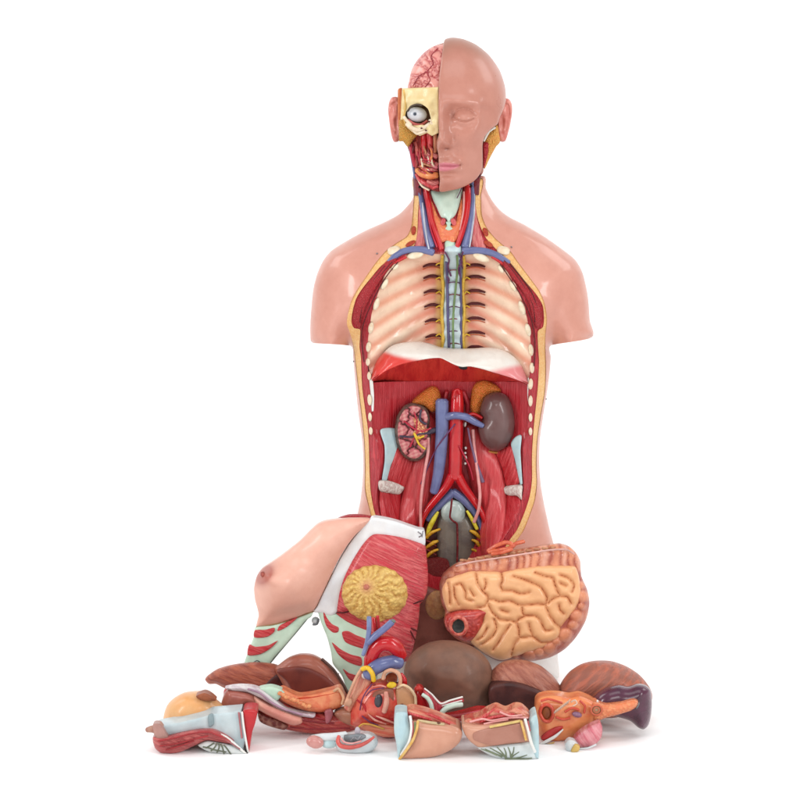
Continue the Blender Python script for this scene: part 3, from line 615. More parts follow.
# ------------------------------------------------------------------ head
def hb(x, y):
    u = (x-454)/54.5; v = np.where(y < 108, (y-108)/71.5, (y-108)/125)
    return 62*np.sqrt(np.clip(1-u*u-v*v, 0, 1))
SKULL = [(446,42),(438,44.5),(430,48),(421,56),(413.5,66),(409.8,78),(409,92),(408,110),(409,125),(412,140),(414,160),(415,182),(440,190),(462,187),(474,181),(483,173),(484,160),(489,158),(497,142),(504,118),(506,99),(505,86),(499.6,70),(489,55),(476,44.5),(463,38.9),(452,37.5),(446,39.5)]
SKH = mat('skin_head', (203,142,124), (196,136,118), scale=20, bump=0.0, rough=0.3, coat=0.08, amt=0.25)
solid('back_of_head', T, SKULL, lambda x, y: -0.35*hb(x, y)*sm((150-y)/60)+2, SKH, bulge=2, R=4, thick=lambda x, y: 6+hb(x, y)*0.95+4*sm((y-140)/30), g=2.2)
def face_feat(x, y):
    h = 11*ga(x, y, 442, 141, 5.0, 5.5)+4.5*ga(x, y, 449.5, 144.5, 3.0, 3)+6.5*ga(x, y, 441, 126, 4.2, 14)+2*ga(x, y, 441, 112, 4, 10)
    h += -3.2*ga(x, y, 447, 148.6, 2.6, 1.2)
    h += 4.6*ga(x, y, 464, 102.5, 14, 3.8, 5)                         # brow
    h += -8.0*ga(x, y, 462, 112, 12, 6.0)-4.5*ga(x, y, 450.5, 116.5, 3.2, 5)   # socket
    h += 8.0*ga(x, y, 464.5, 115.8, 7.4, 4.6)                         # eyeball under the lids
    lid = dseg(x, y, cr([(454.5,118.4),(460,121),(467,121.4),(474,118.6)], 1.2, False), False); h += -1.7*np.exp(-(lid/1.0)**2)
    up = dseg(x, y, cr([(453.5,115.5),(457,110.6),(464,108.4),(471,110.4),(475.5,115)], 1.2, False), False); h += -1.3*np.exp(-(up/1.2)**2)
    bag = dseg(x, y, cr([(455,123.5),(462,127),(470,126.4),(476,122)], 1.2, False), False); h += -0.7*np.exp(-(bag/1.8)**2)
    h += 6.0*ga(x, y, 474.5, 131, 6.5, 9, 24)+3.2*ga(x, y, 479.5, 114, 3.4, 9)
    h += -1.8*ga(x, y, 456.5, 153, 3.2, 8, -30)
    h += 4.6*ga(x, y, 446, 162.8, 9, 2.8)+4.6*ga(x, y, 446, 169.6, 7.5, 2.6)+2.5*ga(x, y, 446, 166, 14, 9)
    mo = dseg(x, y, cr([(436,166),(446,165.8),(453,166.2),(460,165)], 1.2, False), False); h += -2.2*np.exp(-(mo/0.9)**2)
    h += -1.8*ga(x, y, 461, 165, 1.8, 2.2)-2.6*ga(x, y, 447, 174.4, 8, 2.2)+5.5*ga(x, y, 446, 182, 10, 5.5)
    h += -1.2*ga(x, y, 441, 157, 1.5, 3.5)-1.6*ga(x, y, 452, 141, 1.4, 5, 12)
    return h
def face_d(x, y): return -hb(x, y)-2
def face_p(x, y, d, gd):
    c = flatc((202,140,123), len(x)); n = len(x)
    top = 0.75*sm((61-y+5*np.sin(x*0.12))/20); c = c*(1-top[:, None])+flatc((176,128,108), n)*top[:, None]
    e = dseg(x, y, cr([(437,166),(444,164.2),(450,164.6),(458,165.6),(450,168.6),(443,170)], 1.2)); ins = inside(x, y, cr([(437,165),(443,162.8),(448,163.2),(458,165.6),(451,169.4),(444,171),(437,170)], 1.2))
    lp = np.where(ins, 0.8, 0.8*np.exp(-(e/1.5)**2)); c = c*(1-lp[:, None])+flatc((222,130,148), n)*lp[:, None]
    ns = ga(x, y, 447, 148.8, 2.3, 0.7); c = c*(1-0.7*ns[:, None])+flatc((110,44,36), n)*0.7*ns[:, None]
    return c
FACE = [(445,39.6),(452,37.5),(463,38.9),(476,44.5),(489,55),(499.6,70),(505,86),(506,99),(504,108),(500,117),(497.5,124),(491,129),(484.5,137),(482.5,145),(482.5,160),(481,172),(474,181),(462,187.5),(451,190.5),(440,191.5),(440,180),(439,168),(438.5,155),(437,148),(437,142),(439,134),(438.5,120),(438.6,100),(439,80),(441,62),(443,48)]
solid('face_skin', T, FACE, face_d, mat('face_paint', (228,160,142), scale=22, bump=0.0, rough=0.28, coat=0.14, amt=0.16, paint=True), bulge=1.6, R=3, thick=lambda x, y: -hb(x, y)*0.3+5, g=0.95, extra=face_feat, paint=face_p, backcol=(236,220,190))
# ears
EAR = SKH
def earf(cx, sgn):
    def f(x, y):
        e = dseg(x, y, cr([(cx-sgn*1, 103),(cx+sgn*3.6, 106),(cx+sgn*4, 118),(cx+sgn*1.4, 130)], 1.5, False), False)
        return -2.2*np.exp(-(e/1.5)**2)-3.4*ga(x, y, cx-sgn*2.2, 124, 1.8, 6)+1.4*ga(x, y, cx-sgn*1.4, 112, 1.6, 4)
    return f
solid('ear', T, [(399.5,99),(396,96.5),(391.5,97.5),(388.8,103),(388.2,112),(389.5,124),(391,134),(393.5,141.5),(397.5,142),(401,138),(402,120)], -6, mat('ear_skin', (230,150,136), (214,120,108), scale=120, bump=0.1, rough=0.3, coat=0.3), bulge=6, R=4, thick=2, backb=4, g=0.9, extra=earf(394.5, -1))
solid('ear', T, [(497.5,103),(500.5,99),(505,97.8),(509.5,99.5),(512,104.5),(512.2,113),(510.5,124),(508,134),(505.5,141),(501.5,142),(497.8,139),(497,122)], -6, MATS['ear_skin'], bulge=6, R=4, thick=2, backb=4, g=0.9, extra=earf(504.5, 1))
# parotid and muscle under the right ear
solid('parotid_gland', T, [(485,137),(491,130),(497,125),(499,133),(500,142),(496,147),(490,158),(484.5,169),(483,160),(484,148)], -14, mat('parotid', (246,192,100), (230,158,76), mode='grain', scale=420, bump=0.4, rough=0.36), bulge=5, R=5, thick=8, g=1.2)
solid('masseter_muscle', T, [(483,144),(486.5,142),(488.6,144),(488,154),(485,166),(483.2,168)], -19, MATS['muscle_cut'] if 'muscle_cut' in MATS else REDD, bulge=2, R=3, thick=5, g=1.0)
tube('parotid_edge', T, [(484,141,-24,.9),(487,135,-24,1.1),(489.5,131.5,-24,.8),(495,127.5,-22,1.1)], 1, WHITE)
# brain
def br_d(x, y): return -0.80*hb(x, y)-3
def br_e(x, y): return 0*x
BR = mat('brain', (232,146,140), (178,58,68), mode='gyri', scale=150, bump=0.6, rough=0.3, coat=0.35, amt=0.75)
random.seed(9); BG = []
for k in range(64):
    x0 = random.uniform(411, 441); y0 = 48+(k % 8)*5.2+random.uniform(-2.5, 2.5); x0 = max(x0, 430-0.62*(y0-48)-2); a0 = random.uniform(0, 6.28); q = [(x0, y0)]
    for t in range(4):
        a0 += random.uniform(-1.2, 1.2); x0 += 2.1*math.cos(a0); y0 += 2.1*math.sin(a0); q.append((x0, y0))
    BG.append(q)
def br_p(x, y, d, gd):
    return mixc((244,168,156), (196,80,84), 0.75*np.exp(-(gd/0.7)**1.5)+0.12*np.exp(-(gd/2.2)**2))
brain = solid('brain', T, [(440,90),(408.8,89.5),(409.2,80),(411.5,70),(416.5,61),(424,52.5),(433,46.5),(441,44.6),(445,45),(443,60),(440.5,76)], br_d, mat('brain_fold', (236,156,146), scale=90, bump=0.05, rough=0.28, amt=0.3, coat=0.4, paint=True), bulge=3, R=6, thick=6, g=0.85, grooves=BG, gr=2.2, ga=1.8, paint=br_p)
tubes('cerebral_vessel', brain, [[(438,48,0),(431,56,0),(433,64,0),(427,72,0),(430,80,0),(425,87,0)],[(427,72,0),(419,76,0),(413,86,0)]], 0.4, mat('brain_vessel', (176,42,60), rough=0.3), depth=br_d, off=3.2)

# bone block round the orbit
BNP = mat('skull_bone', (242,222,168), (232,206,146), scale=60, bump=0.06, rough=0.34, coat=0.2)
OD = lambda x, y: -42-16*sm((x-398)/40)*1.0-6*sm((y-90)/20)*0
orb = solid('skull_bone', T, [(402,88.5),(438.6,87),(438.6,133),(432,136),(427,133),(420,136),(412,132),(405,127),(400,128)], OD, BNP, bulge=1.5, R=2.5, thick=28, g=1.4, holes=[[(405.5,118),(406,112),(410,106.5),(416,104.2),(423,105),(428,109),(430,115),(431,121),(428,126),(422,124.8),(416,125.5),(410,124)]], smooth=False, hsmooth=True, extra=lambda x, y: 1.2*np.sin(x*.5)*np.sin(y*.4)*sm((y-104)/10)+2.2*ga(x, y, 417, 101, 10, 3)-2*ga(x, y, 434, 112, 3, 10))
solid('orbit_lining', orb, oval(417.5,115.5,13.4,12,8), -38, mat('orbit_dark', (176,132,96), (120,76,52), scale=140, rough=0.5), bulge=-3, R=8, thick=5, g=1.3)
eye = ell('eyeball', T, 417, 114.5, -43.5, 10, 7.6, 8, mat('eye_white', (222,224,228), (206,208,216), scale=60, bump=0.01, rough=0.2, coat=0.3), rot=8)
ell('iris', eye, 415, 114, -50.8, 1.9, 1.8, 1.0, mat('iris_grey', (112,124,140), rough=0.25)); ell('pupil', eye, 415, 114, -51.5, .9, .9, .7, mat('pupil_grey', (60,66,78), rough=0.3))
tubes('eye_muscle', T, [[(408,120,-46,1.4),(414,124,-48,1.6),(421,125,-48,1.6),(427,121,-46,1.3)]], 1.5, mat('eyemusc', (214,120,110), (190,80,76), mode='fibre', scale=80, ang=80, rough=0.3))
tube('eyebrow_muscle', T, [(408,111,-50),(411,106.5,-53),(417,104.5,-54),(422,105.5,-55)], 1.0, mat('brow_dark', (84,70,58), rough=0.5))
solid('temporal_strip', T, [(397.8,90),(402.5,88.5),(404,100),(403,116),(402,128),(398,126)], -38, mat('strip_orange', (222,136,82), (200,100,60), mode='fibre', scale=90, rough=0.36, bump=0.2), bulge=2.5, R=3, thick=22, g=1.2)
tube('temporal_edge', T, [(403.6,90,-44),(405.4,104,-46),(404,118,-46),(406,126,-46)], 0.9, mat('edge_yel', (240,196,110), rough=0.35))
solid('cheek_fat', T, [(399,121),(404,119),(408,124),(413,131),(417,135),(413,140),(408,147),(403,141.5),(399,141)], -42, mat('cheek_fat', (232,182,92), (206,144,60), mode='grain', scale=480, bump=0.6, rough=0.38), bulge=4, R=5, thick=18, g=1.1)
for q, r in (([(407,124,-48),(412,128,-51),(418,130,-53),(424,128,-54),(430,124,-55)],2.2), ([(430,120,-55),(433,126,-56),(436,132,-56)],1.8), ([(411,128,-50),(417,133.5,-52),(423,132,-55),(430,130,-56)],1.5), ([(404,117,-46),(407,121,-48),(411,125,-49)], 1.6)):
    tube('cheek_bone', T, q, r, BONE)
for cx, cy in ((421.5,128.2),(426,130.4),(429,121.5)): ell('bone_hole', T, cx, cy, -57, 1.1, .8, .8, DARK)
# muscles of the half face
def fm_d(x, y): return -0.66*hb(x, y)-6
FM = mat('face_muscle', (184,40,48), (222,110,98), mode='fibre', scale=110, ang=-6, stretch=14, bump=0.3, rough=0.3, coat=0.3)
solid('face_muscle_bed', T, [(406,140),(414,132),(438.5,132),(438.8,160),(440,191),(433,190.5),(424,187),(417,180),(413,170),(411,158)], fm_d, mat('bedred', (130,30,34), (176,60,50), mode='fibre', scale=90, ang=-10, bump=0.3, rough=0.34), bulge=4, R=6, thick=14, g=1.5)
FR_ = mat('lip_muscle', (222,128,120), (200,84,90), mode='fibre', scale=90, ang=70, bump=0.3, rough=0.3, coat=0.3)
for q, r, m in (([(424,133,0,2.4),(424,140,0,3),(424,148,0,2.6),(423,154,0,1.4)],3,ART),([(429,133,0,2.6),(430,141,0,3),(430.5,149,0,2.2),(430,154,0,1.2)],3,mat('bright_muscle',(196,30,44),(224,90,90),mode='fibre',scale=100,rough=0.26,coat=0.4)),
                ([(435,131,0,2),(435.5,142,0,2.2),(435,152,0,2)],2,mat('tan_muscle',(206,150,110),(190,110,84),mode='fibre',scale=100,rough=0.34)),
                ([(411,144,0,2.4),(413,155,0,2.8),(415,166,0,2.2)],2.6,CRIM),([(415,142,0,1.6),(417.5,152,0,2.2),(417,163,0,1.8),(416,170,0,1.4)],2,FM),([(410,150,0,1),(413,166,0,1.2),(415,178,0,1.2)],1,BLUE),
                ([(420,150,0,1.4),(424,156,0,1.6),(430,160,0,1.8),(438,164.5,0,1.6)],1.7,FR_),([(424,155,0,2.2),(430,153.5,0,2.8),(437,157,0,2.6)],2.6,FR_),([(423,160,0,2.4),(430,164,0,2.6),(437,168,0,2.2)],2.4,mat('lip_pink',(222,130,140),(206,100,110),scale=200,rough=0.28,coat=0.3)),
                ([(417,170,0,2.8),(422,174,0,3.4),(430,175.5,0,4),(437,175,0,3.2)],3.5,mat('chin_orange',(240,156,90),(224,120,70),scale=160,bump=0.2,rough=0.3,coat=0.3)),([(421,164,0,2.2),(425,169,0,2.8),(431,172,0,2.8)],2.6,MATS['chin_orange']),
                ([(416,174,0,1.5),(420,180,0,2.2),(427,184,0,2.6),(433,187,0,2)],2.2,MATS['bright_muscle']),([(418,179,0,1),(422,186,0,1.1),(429,190,0,1.1)],1.1,BONE),([(428,181,0,2.4),(434,183.5,0,2.8),(438.5,182,0,2)],2.4,FR_),([(432,188,0,1.6),(438,186,0,2)],2,MATS['bright_muscle'])):
    tube('face_muscle', T, [(a, b, c, r_) for a, b, c, r_ in q], r, m, depth=fm_d, off=4.5)
random.seed(21)
_cols = [MATS['bright_muscle'], MATS['lip_muscle'], CRIM, MATS['tan_muscle'], MAR, FM, MATS['chin_orange'], BONE]
for k in range(34):
    x0 = random.uniform(411, 434); y0 = random.uniform(142, 172)
    if x0 < 411+(y0-142)*0.2: x0 += 6
    vert = y0 < 158 and x0 < 432; L_ = random.uniform(8, 16); a_ = random.uniform(1.2, 1.6) if vert else random.uniform(0.15, 0.6)
    q = [(x0+math.cos(a_)*L_*t+random.uniform(-.8, .8), min(y0+math.sin(a_)*L_*t, 187), -2.2 if 0 < t < 1 else 0, 0.5+0.5*(0 < t < 1)) for t in (0, .35, .7, 1)]
    if max(p[0] for p in q) < 438.5: tube('muscle_strand', T, q, 0.8, random.choice(_cols), depth=fm_d, off=5.5)
for cx, cy in ((419.6,187),(471.2,186)): ell('vessel_end', T, cx, cy, rimo(3.5), 1.3, 1.3, 1.6, BLACK)
def base_at(x, y, d):
    p = W(x, y, d); p[2] = max(0.0, p[2]); return p
# ------------------------------------------------------------------ removable chest and abdomen cover
PL = thing('chest_cover', 'large chest plate with one skin breast, yellow gland and green ribs, leaning on the torso', 'chest plate', base_at(320, 690, -95))
def pd(x, y): return -92-10*np.sqrt(np.clip(1-((x-338)/100)**2, 0, 1))+0*y
def pdo(o): return lambda x, y: pd(x, y)-o
def breast(x, y): return 27*ga(x, y, 281, 586, 19, 19)+12*ga(x, y, 266, 577, 8, 8)+10*ga(x, y, 332, 545, 26, 20)-6*ga(x, y, 290, 613, 24, 5, -18)+4*ga(x, y, 300, 606, 14, 5, -18)
def cov_p(x, y, d, gd):
    c = flatc((248,192,172), len(x)); n = ga(x, y, 264.5, 574.5, 4.6, 7.2, 35); n = np.clip(n*2.4, 0, 1)**1.2
    return c*(1-n[:, None]*.85)+flatc((184,98,84), len(x))*n[:, None]*.85
COVER = [(371,519.5),(352,518),(340,519),(326,521),(318,524),(311,530),(300,541),(285,553),(270,563.5),(262,569),(256.5,577),(254,588),(255,600),(257.5,609),(258.5,616),(256.5,626.5),(266,625.5),(280,622.5),(296,617.5),(306,613.5),(313,611),(317,606),(321,597),(329,580),(338,561),(347,546),(356,534.5)]
cov = solid('cover_skin', PL, COVER, pd, mat('cover_paint', (246,190,170), scale=18, bump=0.0, rough=0.34, coat=0.1, amt=0.15, paint=True), bulge=12, R=26, thick=7, g=1.8, extra=breast, paint=cov_p, backcol=(236,210,190))
ell('nipple', cov, 263, 574.5, lambda x, y: pd(x, y)-12*prof(dseg(x, y, cr(COVER, 1.8)), 26)-breast(x, y)+0.8, 2.6, 3.4, 4.4, mat('nipple_brown', (186,98,84), (160,74,64), scale=300, bump=0.3, rough=0.4), rot=-30)
solid('cover_muscle_edge', PL, [(338,519.5),(348,515.8),(360,515.5),(372,517.5),(371,520.5),(355,520.5)], pdo(-4), REDD, bulge=1.5, R=2, thick=8, g=1.2)
solid('white_border', PL, [(371.5,518.3),(382,518.4),(396,521.5),(409,526),(418,529),(424,530.5),(425.5,540),(424,546),(412,541),(398,537.5),(384,535.5),(373,535.5),(364,545),(354,560),(346,577),(341,592),(337,612),(330,616),(321,613),(314,612),(317.5,606),(322,596),(330,579.5),(339,561),(348,546),(357,534)], pdo(4), mat('border_white', (244,246,246), (236,240,244), scale=40, bump=0.02, rough=0.3, coat=0.2), bulge=2, R=4, thick=12, g=1.8)
def pec_b(x, y, d): return 12*prof(d, 30)
PEC = [(373,533.5),(386,533.5),(400,536),(414,540),(424.5,544.5),(427,560),(428,575),(427,592),(423,601),(420,604),(419,618),(416,636),(412,652),(405,662),(380,660),(370,640),(364,628),(352,619),(338,613.5),(336,610),(338,594),(343,577),(352,559),(363,542)]
solid('pectoral_muscle', PL, PEC, pdo(2), mat('pec', (212,62,74), (232,112,112), mode='fibre', scale=70, ang=62, stretch=14, bump=0.25, rough=0.32, coat=0.2), bulge=pec_b, thick=8, g=1.8)
for q in ([(409,604.5),(416,603),(423,600)],[(405,625),(411,632),(415,640)],[(397,610),(402,622),(409,627),(417,631)],[(337,612.5),(343,612.8),(350,611)]):
    tube('muscle_seam', PL, q, 0.7, DARK, depth=pdo(9))
GLA = mat('mammary', (238,200,112), (214,162,72), mode='grain', scale=190, bump=0.3, rough=0.36)
def gl_extra(x, y):
    r = np.hypot(x-367, (y-587)); a = np.arctan2(y-587, x-367)
    lob = np.sin(a*17+1.2*np.sin(r*0.35)+0.8*np.sin(a*5)); br_ = np.sin(r*0.55+3*np.sin(a*9))
    l2 = np.sin(a*29+1.7*np.sin(r*0.42)+2*np.sin(a*7)); return (0.65*lob*np.abs(br_)+0.5*l2*np.abs(np.sin(r*0.38+2*np.sin(a*6))))*sm((r-6)/5)
def gl_p(x, y, d, gd):
    r = np.hypot(x-367, (y-587)); a = np.arctan2(y-587, x-367)
    lob = 0.5-0.5*np.sin(a*17+1.2*np.sin(r*0.35)+0.8*np.sin(a*5)); lob *= sm((r-6)/6)
    c = mixc((248,212,124), (200,140,56), np.clip(lob**2*(0.5+0.5*np.abs(np.sin(r*0.55+3*np.sin(a*9)))), 0, 1)*0.8)
    n = np.clip(ga(x, y, 366.5, 587, 4.4)*1.3, 0, 1); return c*(1-n[:, None]*.7)+flatc((222,150,116), len(x))*n[:, None]*.7
gl = solid('mammary_gland', PL, [(374.8+(33+0.4*math.sin(19*t))*math.cos(t), 593.5+(28.5+0.4*math.sin(19*t))*math.sin(t)) for t in np.linspace(0, 2*math.pi, 77)[:-1]], pdo(12), mat('gland_paint', (238,200,112), mode='grain', scale=240, bump=0.25, rough=0.36, amt=0.4, coat=0.1, paint=True), bulge=13, R=24, thick=4, g=1.1, extra=gl_extra, paint=gl_p)
ell('nipple', gl, 366.5, 587, lambda x, y: pd(x, y)-25+0.8, 3.0, 3.0, 2.4, mat('nipple_pink', (214,136,112), (196,112,92), scale=300, rough=0.4))
RIBL = [(256,627.5),(272,625.5),(288,621.5),(300,617),(308,614),(313,612.5),(311,617),(305,621),(296,632),(286,644),(276,655),(269,664.5),(266,676),(243,676),(244,664),(249,650),(253.5,638)]
def rib_e(x, y): return 0
RG = mat('rib_green', (214,240,218), (200,228,206), scale=60, bump=0.06, rough=0.4)
solid('rib_panel', PL, RIBL, pdo(2), RG, bulge=2, R=4, thick=8, g=1.6)
RIBR = [(318,609),(330,613),(338,614),(352,620),(366,626),(374,632),(378,660),(374,700),(352,700),(342,676),(333,664),(331,652),(327,637),(321,622)]
solid('rib_panel', PL, RIBR, pdo(3), RG, bulge=2, R=4, thick=8, g=1.6)
IW = mat('intercostal_red', (206,58,66), (220,92,92), mode='fibre', scale=60, ang=70, rough=0.34, bump=0.2)
for q in ([(255,630.5),(265,630),(274,628),(274.2,632),(268,636.5),(260,637.8),(254,637)], [(277.5,631),(279.5,626),(287,622.3),(297,617.5),(293,622),(285,628)], [(249,645.5),(256,647),(268,645.5),(277.5,641),(271,648),(262,653.5),(254,655.3),(247.5,654.8)],
          [(323.5,611),(327,618),(332,624),(338.5,627.5),(338,632),(333,632.5),(327,627),(324,619)], [(342,632.5),(348,631),(356,635),(367,640),(367,649),(354,646),(345,641.5)], [(332,642.5),(341,649.5),(351,654.5),(361,657.5),(361,666),(348,662),(338,654)],
          [(343,669),(349,673),(357,676),(356,682),(349,679)], [(336.5,613.6),(344,613.6),(354,617),(366,621),(368,630),(358,627),(346,621)]):
    solid('intercostal_muscle', PL, q, pdo(5.2), IW, bulge=0.6, R=2, thick=4, g=1.1)
tube('cut_edge', PL, [(307,618,-97),(298,629,-97),(287,642,-97),(276,655,-97),(268,665,-97)], 1.4, mat('edge_grey', (140,158,146), rough=0.5))
tube('cover_seam', PL, [(256.5,627),(270,625),(284,622),(298,617.5),(309,613),(315,610.5),(319,603),(325,590),(333,573)], 0.7, mat('seam_brown', (176,140,96), rough=0.5), depth=pdo(1.5))
ell('peg', PL, 315.5, 620.5, -97, 4, 3.8, 5, mat('peg_white', (226,230,232), rough=0.3)); tube('peg_ring', PL, [(313,624.5,-100),(317,624,-101),(318.6,619,-101)], 1.1, mat('peg_grey', (120,124,130), rough=0.4))
tube('hook', PL, [(313,528.5,-98),(316,527,-101),(319,525.5,-98)], 0.8, STEEL)
tube('hook', PL, [(418,532,-112),(422,535,-114),(419,537,-112)], 0.7, STEEL); tube('hook', PL, [(423,531,-112),(422,537,-114)], 0.6, STEEL)
tube('hook', PL, [(254,662,-104),(257,660.5,-106),(260,662,-104)], 0.6, STEEL)
tube('metal_strut', PL, [(336,676,-112),(341,684,-114),(347,694,-116)], 2.2, mat('strut', (186,192,196), rough=0.35)); solid('clip', PL, [(333,673),(337,675),(339,673.5),(338,677),(334,677)], -114, BLACK, bulge=1, R=1, thick=3, g=0.8)

# ------------------------------------------------------------------ intestine
IN = thing('intestine_block', 'folded peach small intestine framed by ribbed brown colon, propped against the torso', 'intestine', base_at(512, 664, -95))
IOUT = [(458,562.5),(470,559),(485,555.5),(500,552.5),(520,549),(545,545),(560,543.5),(570,547),(577,554),(580.5,562),(581.5,576),(587,589),(589.5,603),(586,620),(577,636),(565,649),(550,657.5),(530,661.5),(512,662),(498,661),(486,655),(474,646),(463,642.5),(454,637),(446.5,629),(444,621),(445,611),(441.5,604),(440,594),(439.5,584),(443,574),(450,567.5)]
SIN = [(447,579),(460,574),(472,570.5),(492,571),(505,571),(520,568),(540,565.5),(560,565),(574,566),(578,573),(580,584),(580.5,598),(573,613),(563,625),(560,636),(552,644),(538,650),(520,655),(504,660),(496,659),(486,654),(476,647),(470,640),(476,628),(482,620),(478,613),(462,610),(449,612),(444,602),(442,590)]
IB = -86
def colon_t(x, y):                                         # arc position along the colon for the haustra
    a = np.arctan2(y-602, x-512); return a
COUT = cr(IOUT, 4)
_cum = np.concatenate([[0], np.cumsum(np.linalg.norm(np.roll(COUT, -1, 0)-COUT, axis=1))[:-1]])
def colon_s(x, y):
    s = np.zeros(len(x)); best = np.full(len(x), 1e9)
    for (a, b), c in zip(COUT, _cum):
        dd = (x-a)**2+(y-b)**2; k = dd < best; best[k] = dd[k]; s[k] = c
    return s
def haus(x, y):
    s = np.interp(0, [0], [0])+0; a = np.where(y < 575, x-0.08*(y-560), np.where(x > 520, y*1.02-0.35*x, x*0.3+y)); return a
HM = [(565,635,8),(573,625,5.5),(576,616,7),(582,606,4.5),(583,597,7),(581,585,4.5),(556,642,5),(550,648,7),(539,652,5),(529,656,7),(514,658,4.5),(450,603,4),(446,594,4.5),(446,584,5),(450,575,5),(457,568,5)]
def mound(x, y):
    m_ = np.zeros(len(x))
    for a, b, r in HM: m_ = np.maximum(m_, prof(np.clip(r-np.hypot(x-a, (y-b)*1.1), 0, None), r))
    return m_
def phs(x, y):
    t = haus(x, y); return t*0.36+0.9*np.sin(t*0.13+1)+0.35*np.sin(y*0.31+t*0.05)
def col_e(x, y):
    top = sm((573-y)/5)*sm((x-452)/8); return (2.2*np.abs(np.sin(phs(x, y)))-0.8)*top+3.4*mound(x, y)*(1-top)-0.5
def col_p(x, y, d, gd):
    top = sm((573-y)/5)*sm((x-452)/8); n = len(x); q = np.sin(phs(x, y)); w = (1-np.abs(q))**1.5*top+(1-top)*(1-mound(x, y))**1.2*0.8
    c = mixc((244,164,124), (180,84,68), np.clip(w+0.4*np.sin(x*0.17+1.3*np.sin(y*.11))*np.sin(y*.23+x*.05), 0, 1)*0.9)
    hi = np.clip(q, 0, 1)**3*top*0.45; c = c*(1-hi[:, None])+flatc((246,200,184), n)*hi[:, None]  # pinkish highlights painted along the upper colon ridges
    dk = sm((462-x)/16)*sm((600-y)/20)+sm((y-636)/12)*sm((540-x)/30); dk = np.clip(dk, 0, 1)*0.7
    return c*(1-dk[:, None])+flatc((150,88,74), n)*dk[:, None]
CO = mat('colon_paint', (220,160,130), scale=150, bump=0.12, rough=0.32, amt=0.45, coat=0.25, paint=True)
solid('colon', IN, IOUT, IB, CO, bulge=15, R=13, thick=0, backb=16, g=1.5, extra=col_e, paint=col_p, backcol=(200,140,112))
GRV = [[(453.8,586),(455,597),(458.8,605)],[(448,583),(449.5,592),(450,604)],[(455.6,585),(461,584),(465.6,592),(466,599),(472.5,601)],[(476,573),(478,584),(482.5,591),(487.5,596),(488,600),(485,606),(478,608)],[(485,580),(486,584),(484,590)],
 [(501,571),(502.5,580),(500.6,586),(503,591)],[(512.5,576),(522.5,579),(532.5,583),(541,587.5),(547,597.5),(545.6,605),(547.5,610),(550,616),(556,624),(562.5,629)],[(502.5,591),(512.5,591),(521,594),(529,592.5)],
 [(500,602),(510,601),(519,605),(527.5,605),(537.5,604),(545.6,605)],[(535,572.5),(544,576),(552.5,578),(555,585),(558,592.5),(560,596),(567.5,597),(571,604)],[(547.5,604),(552.5,599),(560,596)],[(559,605),(560,610),(564,614)],
 [(522,607),(523,614),(526,615.6),(535,616),(540,620),(544,629),(546,631),(552,630)],[(500,620),(507.5,620.6),(516,622.5),(519,630),(520,637.5),(533,637),(541,642.5),(552,642)],[(516,622.5),(519,619),(526,615.6)],[(529,624),(530,629),(533,637)],
 [(519,638),(514,646),(511,655)],[(494,619),(496.5,628),(492,637),(481,645)],[(487.5,603),(492,612),(500,620)],[(501,610),(508,612.5)],[(500,602),(494,600),(488,600)],[(560,575),(568,578),(574,585),(572,592)],[(560,583),(566,586)],
 [(510,625),(505,632),(500,640),(493,650)],[(477,640),(483,636),(487,628)],[(470,590),(474,596)]]
gdense = [cr(q, 2, False) for q in GRV]
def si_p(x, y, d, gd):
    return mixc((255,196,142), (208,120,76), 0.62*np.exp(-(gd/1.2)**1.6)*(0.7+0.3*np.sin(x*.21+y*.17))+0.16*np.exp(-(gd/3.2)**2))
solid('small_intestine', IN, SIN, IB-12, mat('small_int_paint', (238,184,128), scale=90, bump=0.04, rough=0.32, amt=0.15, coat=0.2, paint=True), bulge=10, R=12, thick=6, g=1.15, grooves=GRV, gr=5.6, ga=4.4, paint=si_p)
tube('colon_band', IN, [(456,566,-101),(470,562.5,-103),(485,560,-104),(505,557,-104),(530,553,-104),(550,550,-104),(566,549.5,-103),(574,554,-101)], 0.9, mat('band_pink', (236,186,176), rough=0.3))
random.seed(3)
for k in range(12):
    x0 = 463+k*8.2; y0 = np.interp(x0, [458,500,545,570], [560,554,547,546]); tube('fat_tag', IN, [(x0-2.5, y0+0.8, -97),(x0, y0+0.6+random.random(), -98),(x0+2.8, y0+1.2, -96)], 1.3, mat('tag', (206,150,110), (176,110,84), scale=200, bump=0.2, rough=0.35))
solid('caecum', IN, [(444.5,622),(447,615),(455,611),(466,609.5),(480,608.5),(492,610.5),(489,615),(484,619),(482.5,628),(476,638),(467,642),(457,638),(448,631)], IB-14, mat('caecum_red', (216,84,72), (176,50,50), mode='gyri', scale=120, amt=0.6, bump=0.35, rough=0.28, coat=0.4), bulge=9, R=10, thick=8, g=1.2)
tube('caecum_opening', IN, [(451,628,-112),(452,621,-112.5),(458,617,-113),(464.5,620,-113),(466.5,627,-113),(463,633.5,-112.5),(456,634,-112)], 2.2, mat('ring_pink', (232,130,110), (206,80,72), scale=200, rough=0.28, coat=0.3), closed=True)
solid('caecum_lumen', IN, oval(458.6,625.8,6.2,7.0,12), -114, mat('lumen', (66,66,62), (40,38,38), scale=80, rough=0.5), bulge=-2, R=5, thick=3, g=1.2)
APX = mat('coil_orange', (232,120,82), (206,86,60), scale=160, bump=0.1, rough=0.26, coat=0.4)
for q, r in (([(488,551,-92),(496,546,-95),(505,542.5,-96),(512,544,-96),(510,548,-96),(500,550,-97),(489,552,-94)], 2.2), ([(505,550,-96),(512,547,-97),(516,543.5,-96),(524,541.5,-93)], 2), ([(492,554,-98),(502,552.5,-100),(512,549,-99)], 2)):
    tube('small_bowel_stump', IN, q, r, APX)

